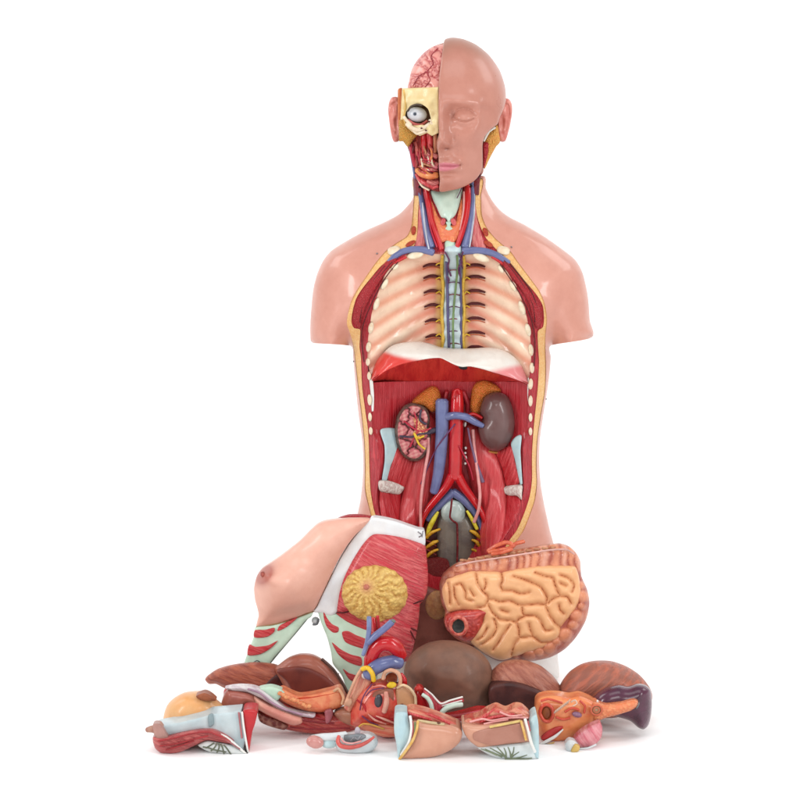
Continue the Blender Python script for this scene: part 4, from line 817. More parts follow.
# ------------------------------------------------------------------ dome, lungs
LIV = mat('liver_brown', (140,100,82), (118,86,72), scale=44, bump=0.05, rough=0.5, coat=0.05)
def gsingle(o, label, cat, group=None):
    o = single(o, label, cat, group); bpy.context.view_layer.update(); return o
gsingle(solid('liver', None, [(405,684),(404,670),(408,659),(416,650),(428,643.5),(441,641),(455,641.5),(469,645.5),(481,653),(490,664),(494,678),(494,694),(489,706),(476,714),(455,717),(434,714),(418,707),(408,697)], -150, LIV, bulge=36, R=44, thick=0, backb=34, g=2.2), 'big smooth grey brown dome in the middle of the pile below the intestine', 'liver')
LG = thing('lung_half', 'brown pink lung wedge with a blackish cut face, right of the grey brown dome', 'lung', base_at(525, 712, -160), 'separate lung halves in the pile')
LUNG = mat('lung_pink', (190,124,102), (160,92,76), mode='fibre', scale=80, ang=50, stretch=8, bump=0.12, rough=0.42, coat=0.05)
LCUT = mat('lung_cut', (88,48,44), (66,34,34), scale=60, bump=0.1, rough=0.42)
solid('lung_surface', LG, [(487,694),(487.5,682),(492,671),(501,663.5),(512,660.5),(526,661),(541,666.5),(553,676),(562,689),(566,704),(560,716),(530,720),(500,716)], -150, LUNG, bulge=26, R=26, thick=0, backb=26, g=1.8)
solid('cut_face', LG, [(488.5,696),(490,688),(496,684),(508,682.5),(522,684.5),(537,690),(549,697.5),(556,706),(545,716),(520,719),(500,715),(491,706)], -181, LCUT, bulge=3, R=4, thick=20, g=1.8)
L2 = thing('lung_half', 'rounded brown pink lung lying behind the orange pancreas at the far right', 'lung', base_at(605, 712, -150), 'separate lung halves in the pile')
solid('lung_surface', L2, [(558,692),(562,682),(570,672),(582,664.5),(596,661.3),(612,661.8),(627,667),(640,675.5),(650,688),(652,700),(640,712),(612,718),(580,716),(563,707)], -150, mat('lung_mottled', (160,100,84), (196,112,88), mode='fibre', scale=70, ang=-50, stretch=6, bump=0.14, rough=0.42, coat=0.05), bulge=30, R=30, thick=0, backb=26, g=1.8)
L3 = thing('lung_half', 'flat reddish brown lung with a pointed left tip lying under the pale ribs', 'lung', base_at(250, 690, -120), 'separate lung halves in the pile')
LRED = mat('lung_red', (186,104,78), (146,70,56), mode='fibre', scale=55, ang=70, stretch=9, bump=0.2, rough=0.42, coat=0.05)
solid('lung_surface', L3, [(205,679.5),(208,675.5),(217,669.5),(230,665.5),(247,663),(262,662.8),(275,664.5),(285,669),(294,678),(303,692),(305,702),(285,706),(262,700),(240,694),(224,688),(216,684),(209,684)], -128, LRED, bulge=14, R=14, thick=0, backb=16, g=1.6)
solid('cut_face', L3, [(262,690),(268,680),(277,674),(286,678),(296,688),(301,699),(290,703),(272,699)], -140, mat('lung_dark_cut', (84,34,30), (58,22,22), scale=70, bump=0.15, rough=0.4), bulge=3, R=4, thick=6, g=1.6)
L4 = thing('lung_half', 'brown lung wedge with domed top and dark red cut face, left of the heart', 'lung', base_at(315, 705, -150), 'separate lung halves in the pile')
solid('lung_surface', L4, [(275,669.5),(280,664),(289,657.5),(300,654),(312,654.5),(322,659.5),(332,669),(341,681),(350,696),(346,704),(330,708),(300,708),(288,694),(281,682)], -140, mat('lung_brown', (176,104,84), (156,86,70), scale=30, bump=0.03, rough=0.36, coat=0.15), bulge=16, R=14, thick=0, backb=18, g=1.6)
solid('cut_face', L4, [(277,672),(286,668.5),(298,667),(310,669),(322,675),(333,684),(343,697),(338,704),(320,707),(302,707),(293,694),(287,682)], -158, mat('lung_red_cut', (134,64,52), (108,48,42), scale=40, bump=0.06, rough=0.4), bulge=2, R=3, thick=12, g=1.6)
tube('lung_rim', L4, [(322,659,-146),(333,669,-148),(342,682,-148),(349,695,-148)], 1.4, mat('rim_dark', (96,70,62), rough=0.4))

# ------------------------------------------------------------------ stomach
ST = thing('stomach', 'rounded pale orange stomach behind the blue white wedge at far left', 'stomach', base_at(200, 735, -200))
solid('stomach_wall', ST, [(163.5,722),(164.5,712),(168,704),(175,697.5),(184,693),(195,691.5),(205,691.8),(213,696.5),(219,702),(229,709),(238,716),(240,730),(220,740),(190,742),(170,736)], -205, mat('stomach_tan', (242,188,132), (236,168,104), scale=34, bump=0.03, rough=0.34, coat=0.2), bulge=26, R=24, thick=0, backb=20, g=1.8)
solid('stomach_opening', ST, [(196,696),(204,692.8),(210,695),(216,700.5),(208,701),(200,700)], -228, mat('st_brown', (170,96,62), (140,74,48), scale=100, rough=0.4), bulge=2.5, R=3, thick=12, g=1.2)

# ------------------------------------------------------------------ pelvis half at the far left
A = thing('pelvis_half', 'leftmost wedge shaped section with flat blue white top, pink muscle and red end', 'body section', base_at(205, 755, -262))
solid('bone_plate', A, [(157,727),(180,722.5),(205,716.5),(211,714),(241,711.5),(243,722),(246,738),(243,752),(236,745),(224,738),(212,730.5),(200,729),(180,733),(163,737)], -252, mat('plate_blue', (206,222,226), (188,208,214), scale=50, bump=0.04, rough=0.3, coat=0.2), bulge=1.5, R=3, thick=26, g=1.6, smooth=False)
solid('plate_notch', A, [(208,716),(213,714.5),(214,724),(209,727)], -254.5, mat('notch_grey', (150,172,178), rough=0.4), bulge=.6, R=2, thick=3, g=1.2)
solid('thigh_muscle', A, [(153,737),(165,736.5),(180,733),(200,729.5),(214,729.5),(226,735),(234,741),(231,744),(218,742),(207,740.5),(196,745),(184,750.5),(172,754.5),(162,753.5),(155,748)], -256, mat('thigh_pink', (206,104,100), (180,74,76), mode='fibre', scale=55, ang=76, stretch=14, bump=0.35, rough=0.32, coat=0.25), bulge=8, R=9, thick=22, g=1.3)
tubes('muscle_strand', A, [[(158,741,0),(170,739,0),(190,734,0),(208,732,0),(222,737,0)],[(160,746,0),(175,744,0),(195,739,0),(208,736,0)],[(166,750,0),(180,746,0),(194,741,0)]], 0.9, mat('strand_red', (176,54,58), rough=0.3), depth=lambda x, y: -265+0*x)
tube('bone_stump', A, [(147,730,-254,2.6),(153,729,-256,4),(160,731,-256,4.6)], 4, mat('stump', (190,146,126), (166,112,98), scale=160, bump=0.2, rough=0.35))
solid('stump_cap', A, [(153,724.5),(160,724),(166,733),(168,738),(158,740),(154,734)], -259, mat('stump_pink', (190,146,136), rough=0.36), bulge=2, R=3, thick=10, g=1.2)
solid('fat_wedge', A, [(198,745),(207,741),(218,742.5),(231,745),(240,750),(248,755.5),(235,756),(222,754.8),(210,752),(203,749)], -257, mat('fat_grey', (222,226,224), (204,212,212), scale=120, bump=0.15, rough=0.35), bulge=4, R=5, thick=18, g=1.2)
tubes('hair_vein', A, [[(206,748),(211,745),(214,743)],[(211,751),(215,747),(217,743)],[(217,752.5),(219,748),(219,743)],[(224,754),(223,749),(221,744)],[(231,755),(228,750),(224,745)],[(203,747),(209,748),(215,750),(226,752)]], 0.75, mat('olive_vein', (112,118,98), rough=0.5), depth=-261)
solid('cut_muscle', A, [(243,711),(256.5,710.5),(255.5,722),(252,733),(250,745),(248.5,755),(246,748),(244.5,730)], -253, mat('tri_red', (204,44,48), (186,34,42), scale=80, bump=0.05, rough=0.3, coat=0.2), bulge=2, R=4, thick=24, g=1.3)
tube('bone_line', A, [(242,712,-255),(243.5,725,-256),(245.5,738,-256),(248,752,-255)], 1.1, WHITE); tube('cut_line', A, [(238.8,712.5,-254.6),(240.5,726,-255),(242,738,-255)], 1.0, mat('line_rose', (196,120,124), rough=0.4))
tube('bone_line', A, [(216,733,-259.5),(226,737,-260),(235,744,-260),(247,755,-258)], 1.3, WHITE); tube('cut_line', A, [(221,738,-260.5),(231,743,-261),(240,749,-260)], 0.8, MATS['line_rose'])

# ------------------------------------------------------------------ half neck and head muscles
B = thing('leg_muscle_half', 'long red muscle section with a rounded brown knob at its left end', 'body section', base_at(310, 733, -190))
solid('flesh', B, [(224,690),(236,688),(252,689),(266,693),(285,703),(305,711),(330,713),(352,711),(357,722),(355,730),(336,733.5),(316,734),(296,731.5),(280,728),(262,721),(257,713),(240,712.5),(226,712.5)], -196, mat('flesh_rose', (196,50,54), (222,104,92), mode='fibre', scale=46, ang=66, stretch=14, bump=0.3, rough=0.3, coat=0.3), bulge=12, R=14, thick=0, backb=16, g=1.5)
solid('skin_knob', B, [(221,706),(224,694),(228,689.5),(238,690),(250,693),(259,698),(260,705),(254,708),(247,705.5),(244,710),(236,712),(226,711.5)], -204, mat('knob', (186,112,98), (166,88,78), scale=36, bump=0.03, rough=0.32, coat=0.2), bulge=10, R=10, thick=14, g=1.2)
solid('knob_hollow', B, oval(247.5,707,5,3,10), -213, mat('hollow', (92,40,38), rough=0.4), bulge=1, R=3, thick=5, g=1)
solid('white_layer', B, [(225,688),(238,685.8),(252,686.5),(262,690),(274,699),(286,708),(300,712.5),(315,714.5),(314,718),(298,716),(282,711.5),(270,704),(258,697),(246,692),(232,690.5)], -209, mat('layer_lilac', (232,226,228), (206,186,196), mode='fibre', scale=60, ang=62, rough=0.32, bump=0.1), bulge=3, R=4, thick=8, g=1.2)
tube('purple_line', B, [(248,689,-213.5),(260,693,-214),(271,702,-214),(285,709.5,-214),(302,714.5,-214)], 1.1, mat('lilac_line', (186,150,172), rough=0.35))
solid('green_patch', B, [(258,689.5),(270,686.5),(280,689),(285,693),(280,698),(276,701),(270,697)], -207, PALEG, bulge=2.5, R=4, thick=10, g=1.2)
solid('skin_strip', B, [(254,697),(261,701),(270,706),(282,711),(294,715.5),(301,718),(302,723),(294,725.5),(284,722.5),(272,717),(262,712),(257,707)], -213, mat('strip_skin', (234,172,152), (216,136,122), scale=40, bump=0.04, rough=0.3, coat=0.2), bulge=6, R=6, thick=10, g=1.2)
solid('dark_section', B, [(258,713),(266,715.5),(278,720),(288,726),(284,730),(270,726.5),(260,721.5)], -206, mat('dark_sec', (112,44,40), (170,120,104), mode='grain', scale=160, rough=0.38, bump=0.3), bulge=3, R=4, thick=8, g=1.1)
solid('skin_end', B, [(334,714),(341,709.5),(350,709.5),(357,714),(358.5,722),(356,728),(349,725),(341,721.5)], -207, mat('end_tan', (190,134,106), (164,104,84), scale=50, bump=0.05, rough=0.3, coat=0.2), bulge=6, R=7, thick=10, g=1.2)
tubes('muscle_strand', B, [[(288,716),(302,720),(318,722),(334,723)],[(300,714),(314,717),(326,719.5)],[(290,727),(310,729),(332,728.5),(350,728)]], 1.0, mat('strand_dark', (150,30,38), rough=0.3), depth=-209.5)
solid('strap_band', B, [(325,711),(331,709),(333,714),(330,722),(326,723.5),(325,717)], -210, mat('strap_rose', (184,104,112), rough=0.34), bulge=2, R=3, thick=6, g=1.1)
OC = thing('opened_organ', 'orange opened organ half resting between the brown lung wedge and the heart', 'organ half', base_at(312, 712, -200))
solid('organ_wall', OC, [(276,694),(282,689),(291,693),(300,696),(315,694),(330,690.5),(340,688),(344.5,696),(343,705),(334,710),(320,712.5),(306,711),(294,707),(282,701)], -203, mat('org_orange', (236,150,104), (224,112,76), scale=90, bump=0.2, rough=0.3, coat=0.3), bulge=6, R=6, thick=14, g=1.2)
solid('organ_lining', OC, [(296,699),(312,697),(330,694),(338,692.5),(340,698),(335,703),(322,707),(308,706.5)], -209, mat('org_red', (232,92,60), (212,66,46), mode='gyri', scale=110, amt=0.5, bump=0.3, rough=0.28, coat=0.4), bulge=-1, R=4, thick=3, g=1.2)
random.seed(11)
for k in range(11):
    ell('lobule', OC, 280+k*2.9, 693.5+k*1.35+random.uniform(-1, 1), -210, 2.5, 2.2, 2, mat('lob', (238,166,110), (222,120,80), scale=200, rough=0.3, coat=0.3), lump=0.1)
tube('organ_fringe', OC, [(334,691,-210),(338,688.5,-211),(341,692,-211),(343.5,698,-211),(342,704,-210)], 1.5, mat('fringe', (240,190,150), rough=0.3))

# ------------------------------------------------------------------ heart
H = thing('heart', 'opened red heart with shiny aortic arch, blue vessels and yellow valve ring', 'heart', base_at(380, 735, -215))
HR_ = mat('heart_red', (216,58,52), (236,122,98), scale=60, bump=0.05, rough=0.26, coat=0.4)
solid('heart_wall', H, [(349,716),(351,706),(356,695),(363,687),(372,681),(383,678.5),(394,682),(402,688),(407,697),(408,708),(404,718),(398,727),(395,737),(384,738),(371,733),(358,729),(350,725)], -205, HR_, bulge=22, R=24, thick=0, backb=14, g=1.4)
solid('heart_flap', H, [(344,708),(347,700),(353,688),(357,677),(361,669),(367,667.5),(371,674),(371,684),(366,691),(360,699),(354,706),(350,712)], -212, mat('flap_flesh', (222,116,100), (236,170,140), mode='fibre', scale=36, ang=-20, rough=0.3, coat=0.3), bulge=4, R=6, thick=8, g=1.2)
tube('flap_rim', H, [(362,668,-217),(356,678,-219),(350,692,-219),(345,705,-217)], 1.6, mat('rim_tan', (236,178,146), rough=0.3))
ell('valve', H, 364, 676, -219, 2.4, 3.2, 1.6, mat('valve_white', (236,222,216), rough=0.25), rot=-25); ell('coronary_stump', H, 348.5, 702, -218, 4, 4.6, 4, MATS['rim_tan'], lump=0.15)
tube('aorta', H, [(370,668,-212,6.2),(371,658,-214,7),(375,649,-216,7.6),(382,643.5,-217,8),(390,644,-216,8),(397,649,-214,7.4),(401,656,-210,6.4)], 8, ART, seg=20)
tube('brachiocephalic_artery', H, [(376,645,-216,2.4),(375,632,-214,2.2),(373.5,618,-212,2.1)], 2.2, ART); tube('carotid_artery', H, [(381,642,-216,1.8),(379,632,-214,1.8),(377.5,616,-212,1.8)], 1.8, ART)
tube('vena_cava', H, [(369,617,-219,2.4),(369,630,-221,2.5),(367,643,-221,2.5),(363,655,-219,2)], 2.4, mat('vein_light', (126,140,180), (104,112,158), scale=50, rough=0.24, coat=0.4))
tube('brachiocephalic_vein', H, [(392,622,-221,3.5),(384,629,-222,3.6),(375,636,-222,3.6),(368,643,-221,3)], 3.5, BLUE); ell('vein_opening', H, 393.5, 620.8, -222, 2.6, 1.6, 3, mat('open_grey', (120,128,120), rough=0.4), rot=35)
tube('pulmonary_trunk', H, [(368,676,-218,6.6),(374,668.5,-219,7.2),(383,664,-219,7.4),(392,662,-217,7.2),(400,663,-214,6.6)], 7, BLUE, seg=20)
tube('valve_ring', H, [(362.5,669,-222),(368,668,-226),(372.5,674,-227),(373.6,680.5,-225)], 2.5, mat('ring_yellow', (246,202,40), (236,184,30), scale=100, rough=0.25, coat=0.3), flat=1.2)
tube('atrium_rim', H, [(383,679,-224),(385,672.5,-225),(391,670,-226),(398,673,-226),(400.5,680,-225),(399,687,-224)], 2.0, MATS['rim_tan']); solid('atrium_hollow', H, oval(391.5,679,6,5.6,0), -222, mat('atr_dark', (150,70,40), (110,40,28), scale=100, rough=0.35), bulge=-2, R=4, thick=4, g=1.1)
tube('auricle', H, [(401,674,-220,2),(404,680,-220,3),(404,687,-218,3)], 3, ART)
ell('fat_pad', H, 391.5, 685, -228, 4.6, 3.2, 2.6, mat('fat_bright', (248,206,44), rough=0.3), lump=0.15); ell('fat_pad', H, 374, 684.5, -229, 1.6, 1.2, 1.2, MAR)
solid('ventricle_lining', H, [(396,690),(402,686),(409,690),(414.5,697),(415,706),(411,711.5),(402,713),(396,708)], -222, mat('vent_tan', (214,160,118), (196,134,96), scale=60, bump=0.05, rough=0.3, coat=0.3), bulge=2, R=5, thick=14, g=1.1)
tube('ventricle_rim', H, [(397,688,-225),(403,685,-226),(410,688.5,-226),(415,696,-226),(415.5,705,-225),(411,712,-224)], 1.4, mat('rim_pale', (240,208,168), rough=0.3)); ell('valve_hole', H, 402, 705, -225, 1.7, 1.5, 1, mat('vh', (120,50,30), rough=0.4))
tube('papillary_muscle', H, [(386,692,-229,2.2),(386.5,702,-230,3),(384,712,-229,2.6)], 3, mat('pap', (232,170,150), (206,120,104), scale=80, rough=0.25, coat=0.4))
solid('ventricle_hollow', H, [(373,694),(378,690.5),(392,689),(394,700),(392,712),(384,716),(376,712),(372,704)], -224.5, mat('vent_brown', (150,88,70), (176,112,90), scale=60, rough=0.3), bulge=1, R=4, thick=4, g=1.2)
ell('dark_opening', H, 378.5, 701, -226.5, 4.2, 7, 2, mat('dk_open', (74,70,78), rough=0.3, coat=0.3), rot=6)
for q in ([(372,684,-226),(366,692,-227),(362,700,-227),(360,710,-225)],[(384,688,-228),(372,690,-228),(366,696,-227)],[(362,716,-225),(370,722,-226),(378,725,-226)]):
    tube('coronary_vein', H, q, 0.7, mat('cor_v', (120,60,100), rough=0.3))
for q in ([(376,716,-227,.6),(384,719,-228,1.3),(394,723,-226,.8)],[(368,714,-227,.6),(375,720,-228,1.2),(386,724,-227,.7)],[(372,687,-228,.5),(380,685.5,-229,1),(386,687,-229,.6)]):
    tube('chorda', H, q, 1, mat('chorda_pale', (240,176,158), (228,130,116), scale=90, rough=0.26, coat=0.3))
tube('coronary_artery', H, [(357,700,-222),(364,706,-225),(368,714,-225),(380,719,-226),(394,720,-222)], 1.0, mat('cor', (196,30,40), rough=0.26))
solid('diaphragm_strip', H, [(360,727),(368,722.5),(380,723),(396,727),(396,736),(385,737),(372,733)], -222, mat('strip_salmon', (226,96,72), (238,150,116), mode='fibre', scale=44, ang=80, rough=0.3, coat=0.3), bulge=4, R=5, thick=10, g=1.2)
tube('yellow_edge', H, [(358,728,-226),(363,724,-227),(372,725,-228),(384,729,-228)], 1.0, mat('edge_gold', (232,176,80), rough=0.3))

# ------------------------------------------------------------------ small white section
E = thing('small_white_section', 'small white curved section with red inner band and pink knob, below the heart', 'body section', base_at(342, 753, -258))
EW = mat('sec_white', (228,234,236), (212,222,226), scale=50, bump=0.03, rough=0.28, coat=0.3)
tube('shaft', E, [(312,738,-252,3.2),(322,737.5,-254,4.4),(334,737,-254,4.6),(346,735,-252,4)], 4.4, EW); ell('shaft_core', E, 329, 744, -256, 8, 4.4, 5, PALEB, rot=0)
ell('knob', E, 315, 742, -258, 9, 6.6, 6.5, mat('knob_rose', (222,164,156), (206,140,134), scale=60, rough=0.26, coat=0.4), rot=14, lump=0.04)
solid('shell', E, [(334.5,743),(337,737),(342,735.5),(356,734),(368,733.5),(375,736.5),(378,742),(375.5,748),(368,753),(357,755.5),(346,754.5),(338,750)], -254, EW, bulge=8, R=9, thick=8, g=1.2)
tube('red_band', E, [(339,736,-262,1.8),(337.8,741.5,-264,2.2),(341,746,-265,2.4),(350,747.5,-266,2.3),(360,745.5,-266,2.1),(368,741.5,-265,1.8),(374,737,-263,1.2)], 2.2, mat('band_red', (222,96,88), rough=0.28, coat=0.3)); tube('pink_band', E, [(341,738,-264),(344,742,-265.5),(352,743.4,-266),(361,741,-265)], 0.9, PINK)
solid('hollow', E, [(344,736),(352,735),(362,734.5),(366,737),(360,741),(350,742.5),(345,741)], -262, mat('hollow_grey', (140,146,152), (100,108,112), scale=120, rough=0.35), bulge=1, R=2, thick=3, g=1.1)
tube('wire_tuft', E, [(350,741,-265),(354,737.5,-267),(358,739.5,-267),(361,735.5,-266)], 0.8, STEEL); ell('stem', E, 357.5, 731.5, -254, 3, 5, 3, mat('stem_lilac', (196,186,196), rough=0.3))

# ------------------------------------------------------------------ two front half sections
Fh = thing('thigh_section_half', 'plain tan half section with a pale blue block at its left end', 'body section', base_at(425, 758, -275))
TAN = mat('sec_skin', (222,166,140), (208,148,122), scale=26, bump=0.02, rough=0.3, coat=0.25)
solid('skin_face', Fh, [(413,721),(430,722),(447,724),(459,728),(462.5,734),(459,743),(450,750.5),(437,756),(420,759),(399,760),(403,752),(409,742),(412,732)], -272, TAN, bulge=9, R=12, thick=30, g=1.5)
solid('blue_block', Fh, [(395,713.5),(400,711.5),(407,713),(408.5,722),(412,732),(408.5,743),(402,753),(398.5,759.5),(396.5,745),(394,730)], -274, PALEB, bulge=4, R=5, thick=24, g=1.3)
tube('fat_edge', Fh, [(418,721,-280),(416.5,730,-283),(412.5,741,-284),(405,752,-283),(399.5,759,-278)], 1.4, mat('fat_gold', (238,200,124), (226,176,90), scale=160, rough=0.34)); tube('white_edge', Fh, [(410,716,-279),(411.6,728,-281),(409,742,-282),(401,755,-279)], 1.5, WHITE); tube('red_edge', Fh, [(412.5,721,-280),(413,731,-282),(411.5,738,-282)], 0.9, mat('edge_red', (198,96,100), rough=0.35)); tube('green_edge', Fh, [(415,722,-280.6),(415,731,-283),(413.5,737,-283)], 0.7, GREEN)
solid('muscle_top', Fh, [(404,712),(412,709),(426,712),(442,717.5),(455,723),(462,730),(452,729),(436,726.5),(420,724),(410,720)], -262, mat('mix_red', (210,72,66), (236,160,130), mode='fibre', scale=40, ang=66, stretch=12, bump=0.3, rough=0.3, coat=0.3), bulge=7, R=7, thick=18, g=1.3)
tubes('muscle_strand', Fh, [[(446,726,0,1),(453,729.5,0,1.9),(460,732,0,1)],[(410,713.5,0,1),(420,716.5,0,1.6),(432,720,0,1)],[(428,714,0,.9),(440,719,0,1.4),(450,724,0,.9)]], 1.4, MATS['bright_muscle'], depth=-272.5); tube('fat_streak', Fh, [(418,720.5,-274),(430,722.5,-277),(444,724.5,-276)], 1.5, mat('fat_pale', (228,206,160), rough=0.35))
ell('small_muscle', Fh, 438.5, 723, -277, 2.2, 1.4, 1.4, mat('sm_b', (120,70,50), rough=0.4))
G = thing('thigh_section_half', 'tan half section with dark green veins on white, pale blue block at right end', 'body section', base_at(500, 758, -275))
solid('skin_face', G, [(462.5,724),(480,724.5),(500,722.5),(520,720),(526,724),(530,733),(532,742),(520,743.5),(500,745.5),(482,748.5),(472,743),(465,735)], -272, TAN, bulge=7, R=9, thick=30, g=1.4)
solid('brown_face', G, [(484,729.5),(505,726),(520,723.5),(524,730),(526.5,741),(510,743),(492,745.5),(474,740),(474,733)], -279.5, mat('brown_flat', (186,132,114), (174,118,100), scale=30, rough=0.32, coat=0.2), bulge=1, R=3, thick=6, g=1.4)
solid('white_base', G, [(478,747),(500,744.5),(522,742),(532,741),(536,748),(537.5,760.5),(520,761),(505,760.5),(493,756.5),(484,752)], -273, mat('base_white', (222,230,230), (208,220,222), scale=60, bump=0.08, rough=0.3, coat=0.2), bulge=5, R=6, thick=24, g=1.3)
random.seed(5); sg = []
for (x0, y0, x1, y1) in ((485,749,502,757),(490,748,504,756),(497,747,506,758),(504,748,506,757),(508,747,511,757),(514,747,511,757),(519,752,510,759),(527,755,512,760),(524,758.5,505,760),(532,758,520,760),(481,749,497,755)):
    sg.append([(x0, y0, 0, .45), ((x0+x1)/2+random.uniform(-1, 1), (y0+y1)/2, 0, .7), (x1, min(y1, 759), 0, .95)])
tubes('green_vein', G, sg, 0.7, mat('vein_olive', (128,140,112), rough=0.4), depth=-278)
solid('blue_block', G, [(529,722),(532,716.5),(536.5,714.5),(538.5,724),(539,742),(538.5,759),(535,757),(532,746),(530,734)], -275, PALEB, bulge=4, R=4, thick=26, g=1.2)
tube('fat_edge', G, [(521,721,-280),(523.5,730,-283),(526,740,-283)], 1.3, MATS['fat_gold']); tube('white_edge', G, [(525,719,-279),(528,730,-282),(531,742,-283),(535,752,-281)], 1.6, WHITE); tube('red_edge', G, [(528,721,-280),(530,731,-282.5)], 0.8, MATS['edge_red'])
tube('fat_streak', G, [(490,727,-280),(505,724,-281),(520,721,-279)], 1.4, mat('fat_straw', (236,206,130), rough=0.35))
solid('muscle_top', G, [(462.5,724),(466,719.5),(478,717),(488,711),(497,707.5),(506,711),(515,707.5),(522,708),(529,714),(531,720),(522,722),(505,723.5),(488,727),(474,729.5),(464,729)], -263, MATS['mix_red'], bulge=6, R=7, thick=18, g=1.3)
tubes('muscle_strand', G, [[(467,727,0,1),(476,726.5,0,2),(486,724.5,0,1)],[(480,722,0,.8),(492,717.5,0,1.6),(504,715.5,0,1.4),(514,714,0,.8)],[(494,709,0,.8),(486,716,0,1.2),(478,720,0,.8)]], 1.5, MATS['bright_muscle'], depth=-272); tubes('pink_strand', G, [[(470,722),(482,719),(492,720.5),(504,718.5),(518,717.5),(528,718)],[(484,724),(496,721.5),(508,719.5)],[(500,712),(510,716),(522,715)]], 1.1, PINK, depth=-273)

# ------------------------------------------------------------------ bronchial fork and the muscle behind it
BZ = thing('bronchial_fork', 'pale green forked windpipe section filled with red, in front of the grey brown dome', 'windpipe', base_at(440, 722, -232))
solid('red_core', BZ, [(424,690),(430,694),(441,703.5),(446,702.5),(461,698.5),(463.5,702),(450,705.5),(443,710),(440,717),(433.5,716),(431,706),(424,696)], -226, mat('core_rose', (200,50,70), (216,90,100), mode='fibre', scale=90, rough=0.3, coat=0.3), bulge=3, R=4, thick=6, g=1.0)
tube('left_wall', BZ, [(422.5,694.5,-229,1.9),(427.5,698,-230,2.1),(431,704,-231,2.2),(432.5,712,-231,2.2),(432.5,717,-230,2)], 2, WHITE if False else mat('fork_green', (216,234,222), (200,222,206), scale=60, rough=0.28, coat=0.3)); tube('right_wall', BZ, [(462,704.5,-229,2.6),(454,705.5,-230,2.8),(446,708.5,-231,2.8),(441.5,713,-231,2.6),(440.5,718,-230,2.2)], 2.6, MATS['fork_green'])
tube('upper_wall', BZ, [(424.5,688.5,-227,.8),(432,694.5,-229,.8),(440.5,703.5,-230,1),(450,700.5,-229,1),(462.5,697,-227,1)], 0.9, WHITE); tube('inner_line', BZ, [(442,706,-230,.5),(452,703,-230,.6),(462,700.5,-229,.6)], 0.6, WHITE)
MS = thing('muscle_section', 'glossy red muscle lump between the heart and the forked windpipe', 'muscle', base_at(422, 720, -222))
solid('muscle_body', MS, [(411,706),(413,694),(417,687.5),(422,688),(427,696),(431,706),(434,714),(446,716),(462,713),(478,709),(493,711),(490,717),(470,721),(450,722),(430,720),(414,716)], -212, mat('gloss_red', (198,34,40), (176,26,34), scale=60, bump=0.1, rough=0.24, coat=0.4), bulge=8, R=7, thick=12, g=1.3)
tube('vein_branch', MS, [(416,690,-221,2.6),(419,688,-222,3.2),(421,692,-221,2.4)], 3, mat('stub_red', (216,60,54), rough=0.28)); tubes('vessel', MS, [[(447,716,-222),(462,714.5,-223),(480,711,-222)],[(445,719.5,-222),(460,719,-223),(476,716,-222)]], 1.2, mat('vsl', (214,92,100), rough=0.3))

# ------------------------------------------------------------------ pancreas, duodenum, spleen
PA = thing('pancreas_section', 'orange pancreas and opened duodenum ending in a dark purple spleen at far right', 'pancreas', base_at(580, 743, -225))
SPL = mat('spleen_purple', (96,48,72), (74,36,56), scale=50, bump=0.05, rough=0.24, coat=0.45)
solid('spleen', PA, [(592,702),(597,694),(606,688),(618,685),(628,686.5),(637,684),(645,685),(650.5,690),(652,701),(651.3,714),(648.5,725),(643.5,729.5),(638,727.5),(630,721),(617,717),(602,714.5),(594,709)], -196, SPL, bulge=18, R=17, thick=0, backb=12, g=1.5)
PO = mat('pancreas_orange', (250,160,104), (236,124,76), scale=60, bump=0.12, rough=0.3, coat=0.3)
solid('duodenum', PA, [(536,702),(540,697.5),(550,695.5),(560,695.8),(570,697.5),(580,696),(590,699.5),(597,704),(601,712),(598,722),(588,728),(577,736),(565,742),(552,743.5),(541,739),(537.5,728),(535.5,714)], -212, PO, bulge=12, R=13, thick=18, g=1.3)
solid('pancreas_tail', PA, [(593,703),(606,704),(620,702.5),(633,699.5),(638,701),(636.5,706.5),(630,711),(617,715),(604,718.5),(594,722)], -218, mat('tail_orange', (250,160,108), (240,136,88), mode='grain', scale=260, bump=0.3, rough=0.3, coat=0.3), bulge=8, R=8, thick=16, g=1.2)
tube('duodenum_opening', PA, [(540,713,-225),(542,706.5,-226),(547,704.5,-227),(552,708,-227),(553,715,-227),(549.5,721,-226.5),(544,720.5,-226)], 1.9, mat('open_red', (224,84,60), rough=0.28, coat=0.3), closed=True); solid('lumen', PA, oval(546.6,713,4.2,6,0), -225.5, mat('lumen_brown', (150,80,40), (124,60,30), scale=90, rough=0.4), bulge=1.2, R=3, thick=3, g=1)
tube('vessel_ring', PA, oval(596.5,710,5.4,5,0,14), 1.2, mat('ring_or', (226,116,84), rough=0.3), depth=-228, closed=True); solid('vessel_core', PA, oval(596.5,710,4.4,4,0), -227, mat('core_tan', (214,170,130), rough=0.34), bulge=1.5, R=3, thick=3, g=1)
tube('vessel_ring', PA, oval(596.5,710,2.6,2.4,0,12), 0.5, MATS['ring_or'], depth=-229.3, closed=True)
for k in range(9): tube('duct_coil', PA, [(553.5+k*1.75,714.2-k*1.3,-227.5),(555+k*1.75,711.4-k*1.3,-229),(556+k*1.75,710-k*1.3,-227.8)], 0.6, mat('coil_pale', (242,208,186), rough=0.28))
tube('duct_loop', PA, [(571,702,-228),(575,700,-229),(577,703.5,-229),(573,706,-229)], 0.8, MATS['coil_pale']); tubes('red_fold', PA, [[(541,701,0),(548,699,0),(556,701,0),(562,703,0)],[(556,717,0),(563,719.5,0),(570,718,0)],[(580,701,0),(585,706,0),(584,713,0)],[(565,712,0),(572,708,0),(579,710,0)]], 1.2, MATS['open_red'], depth=-226)
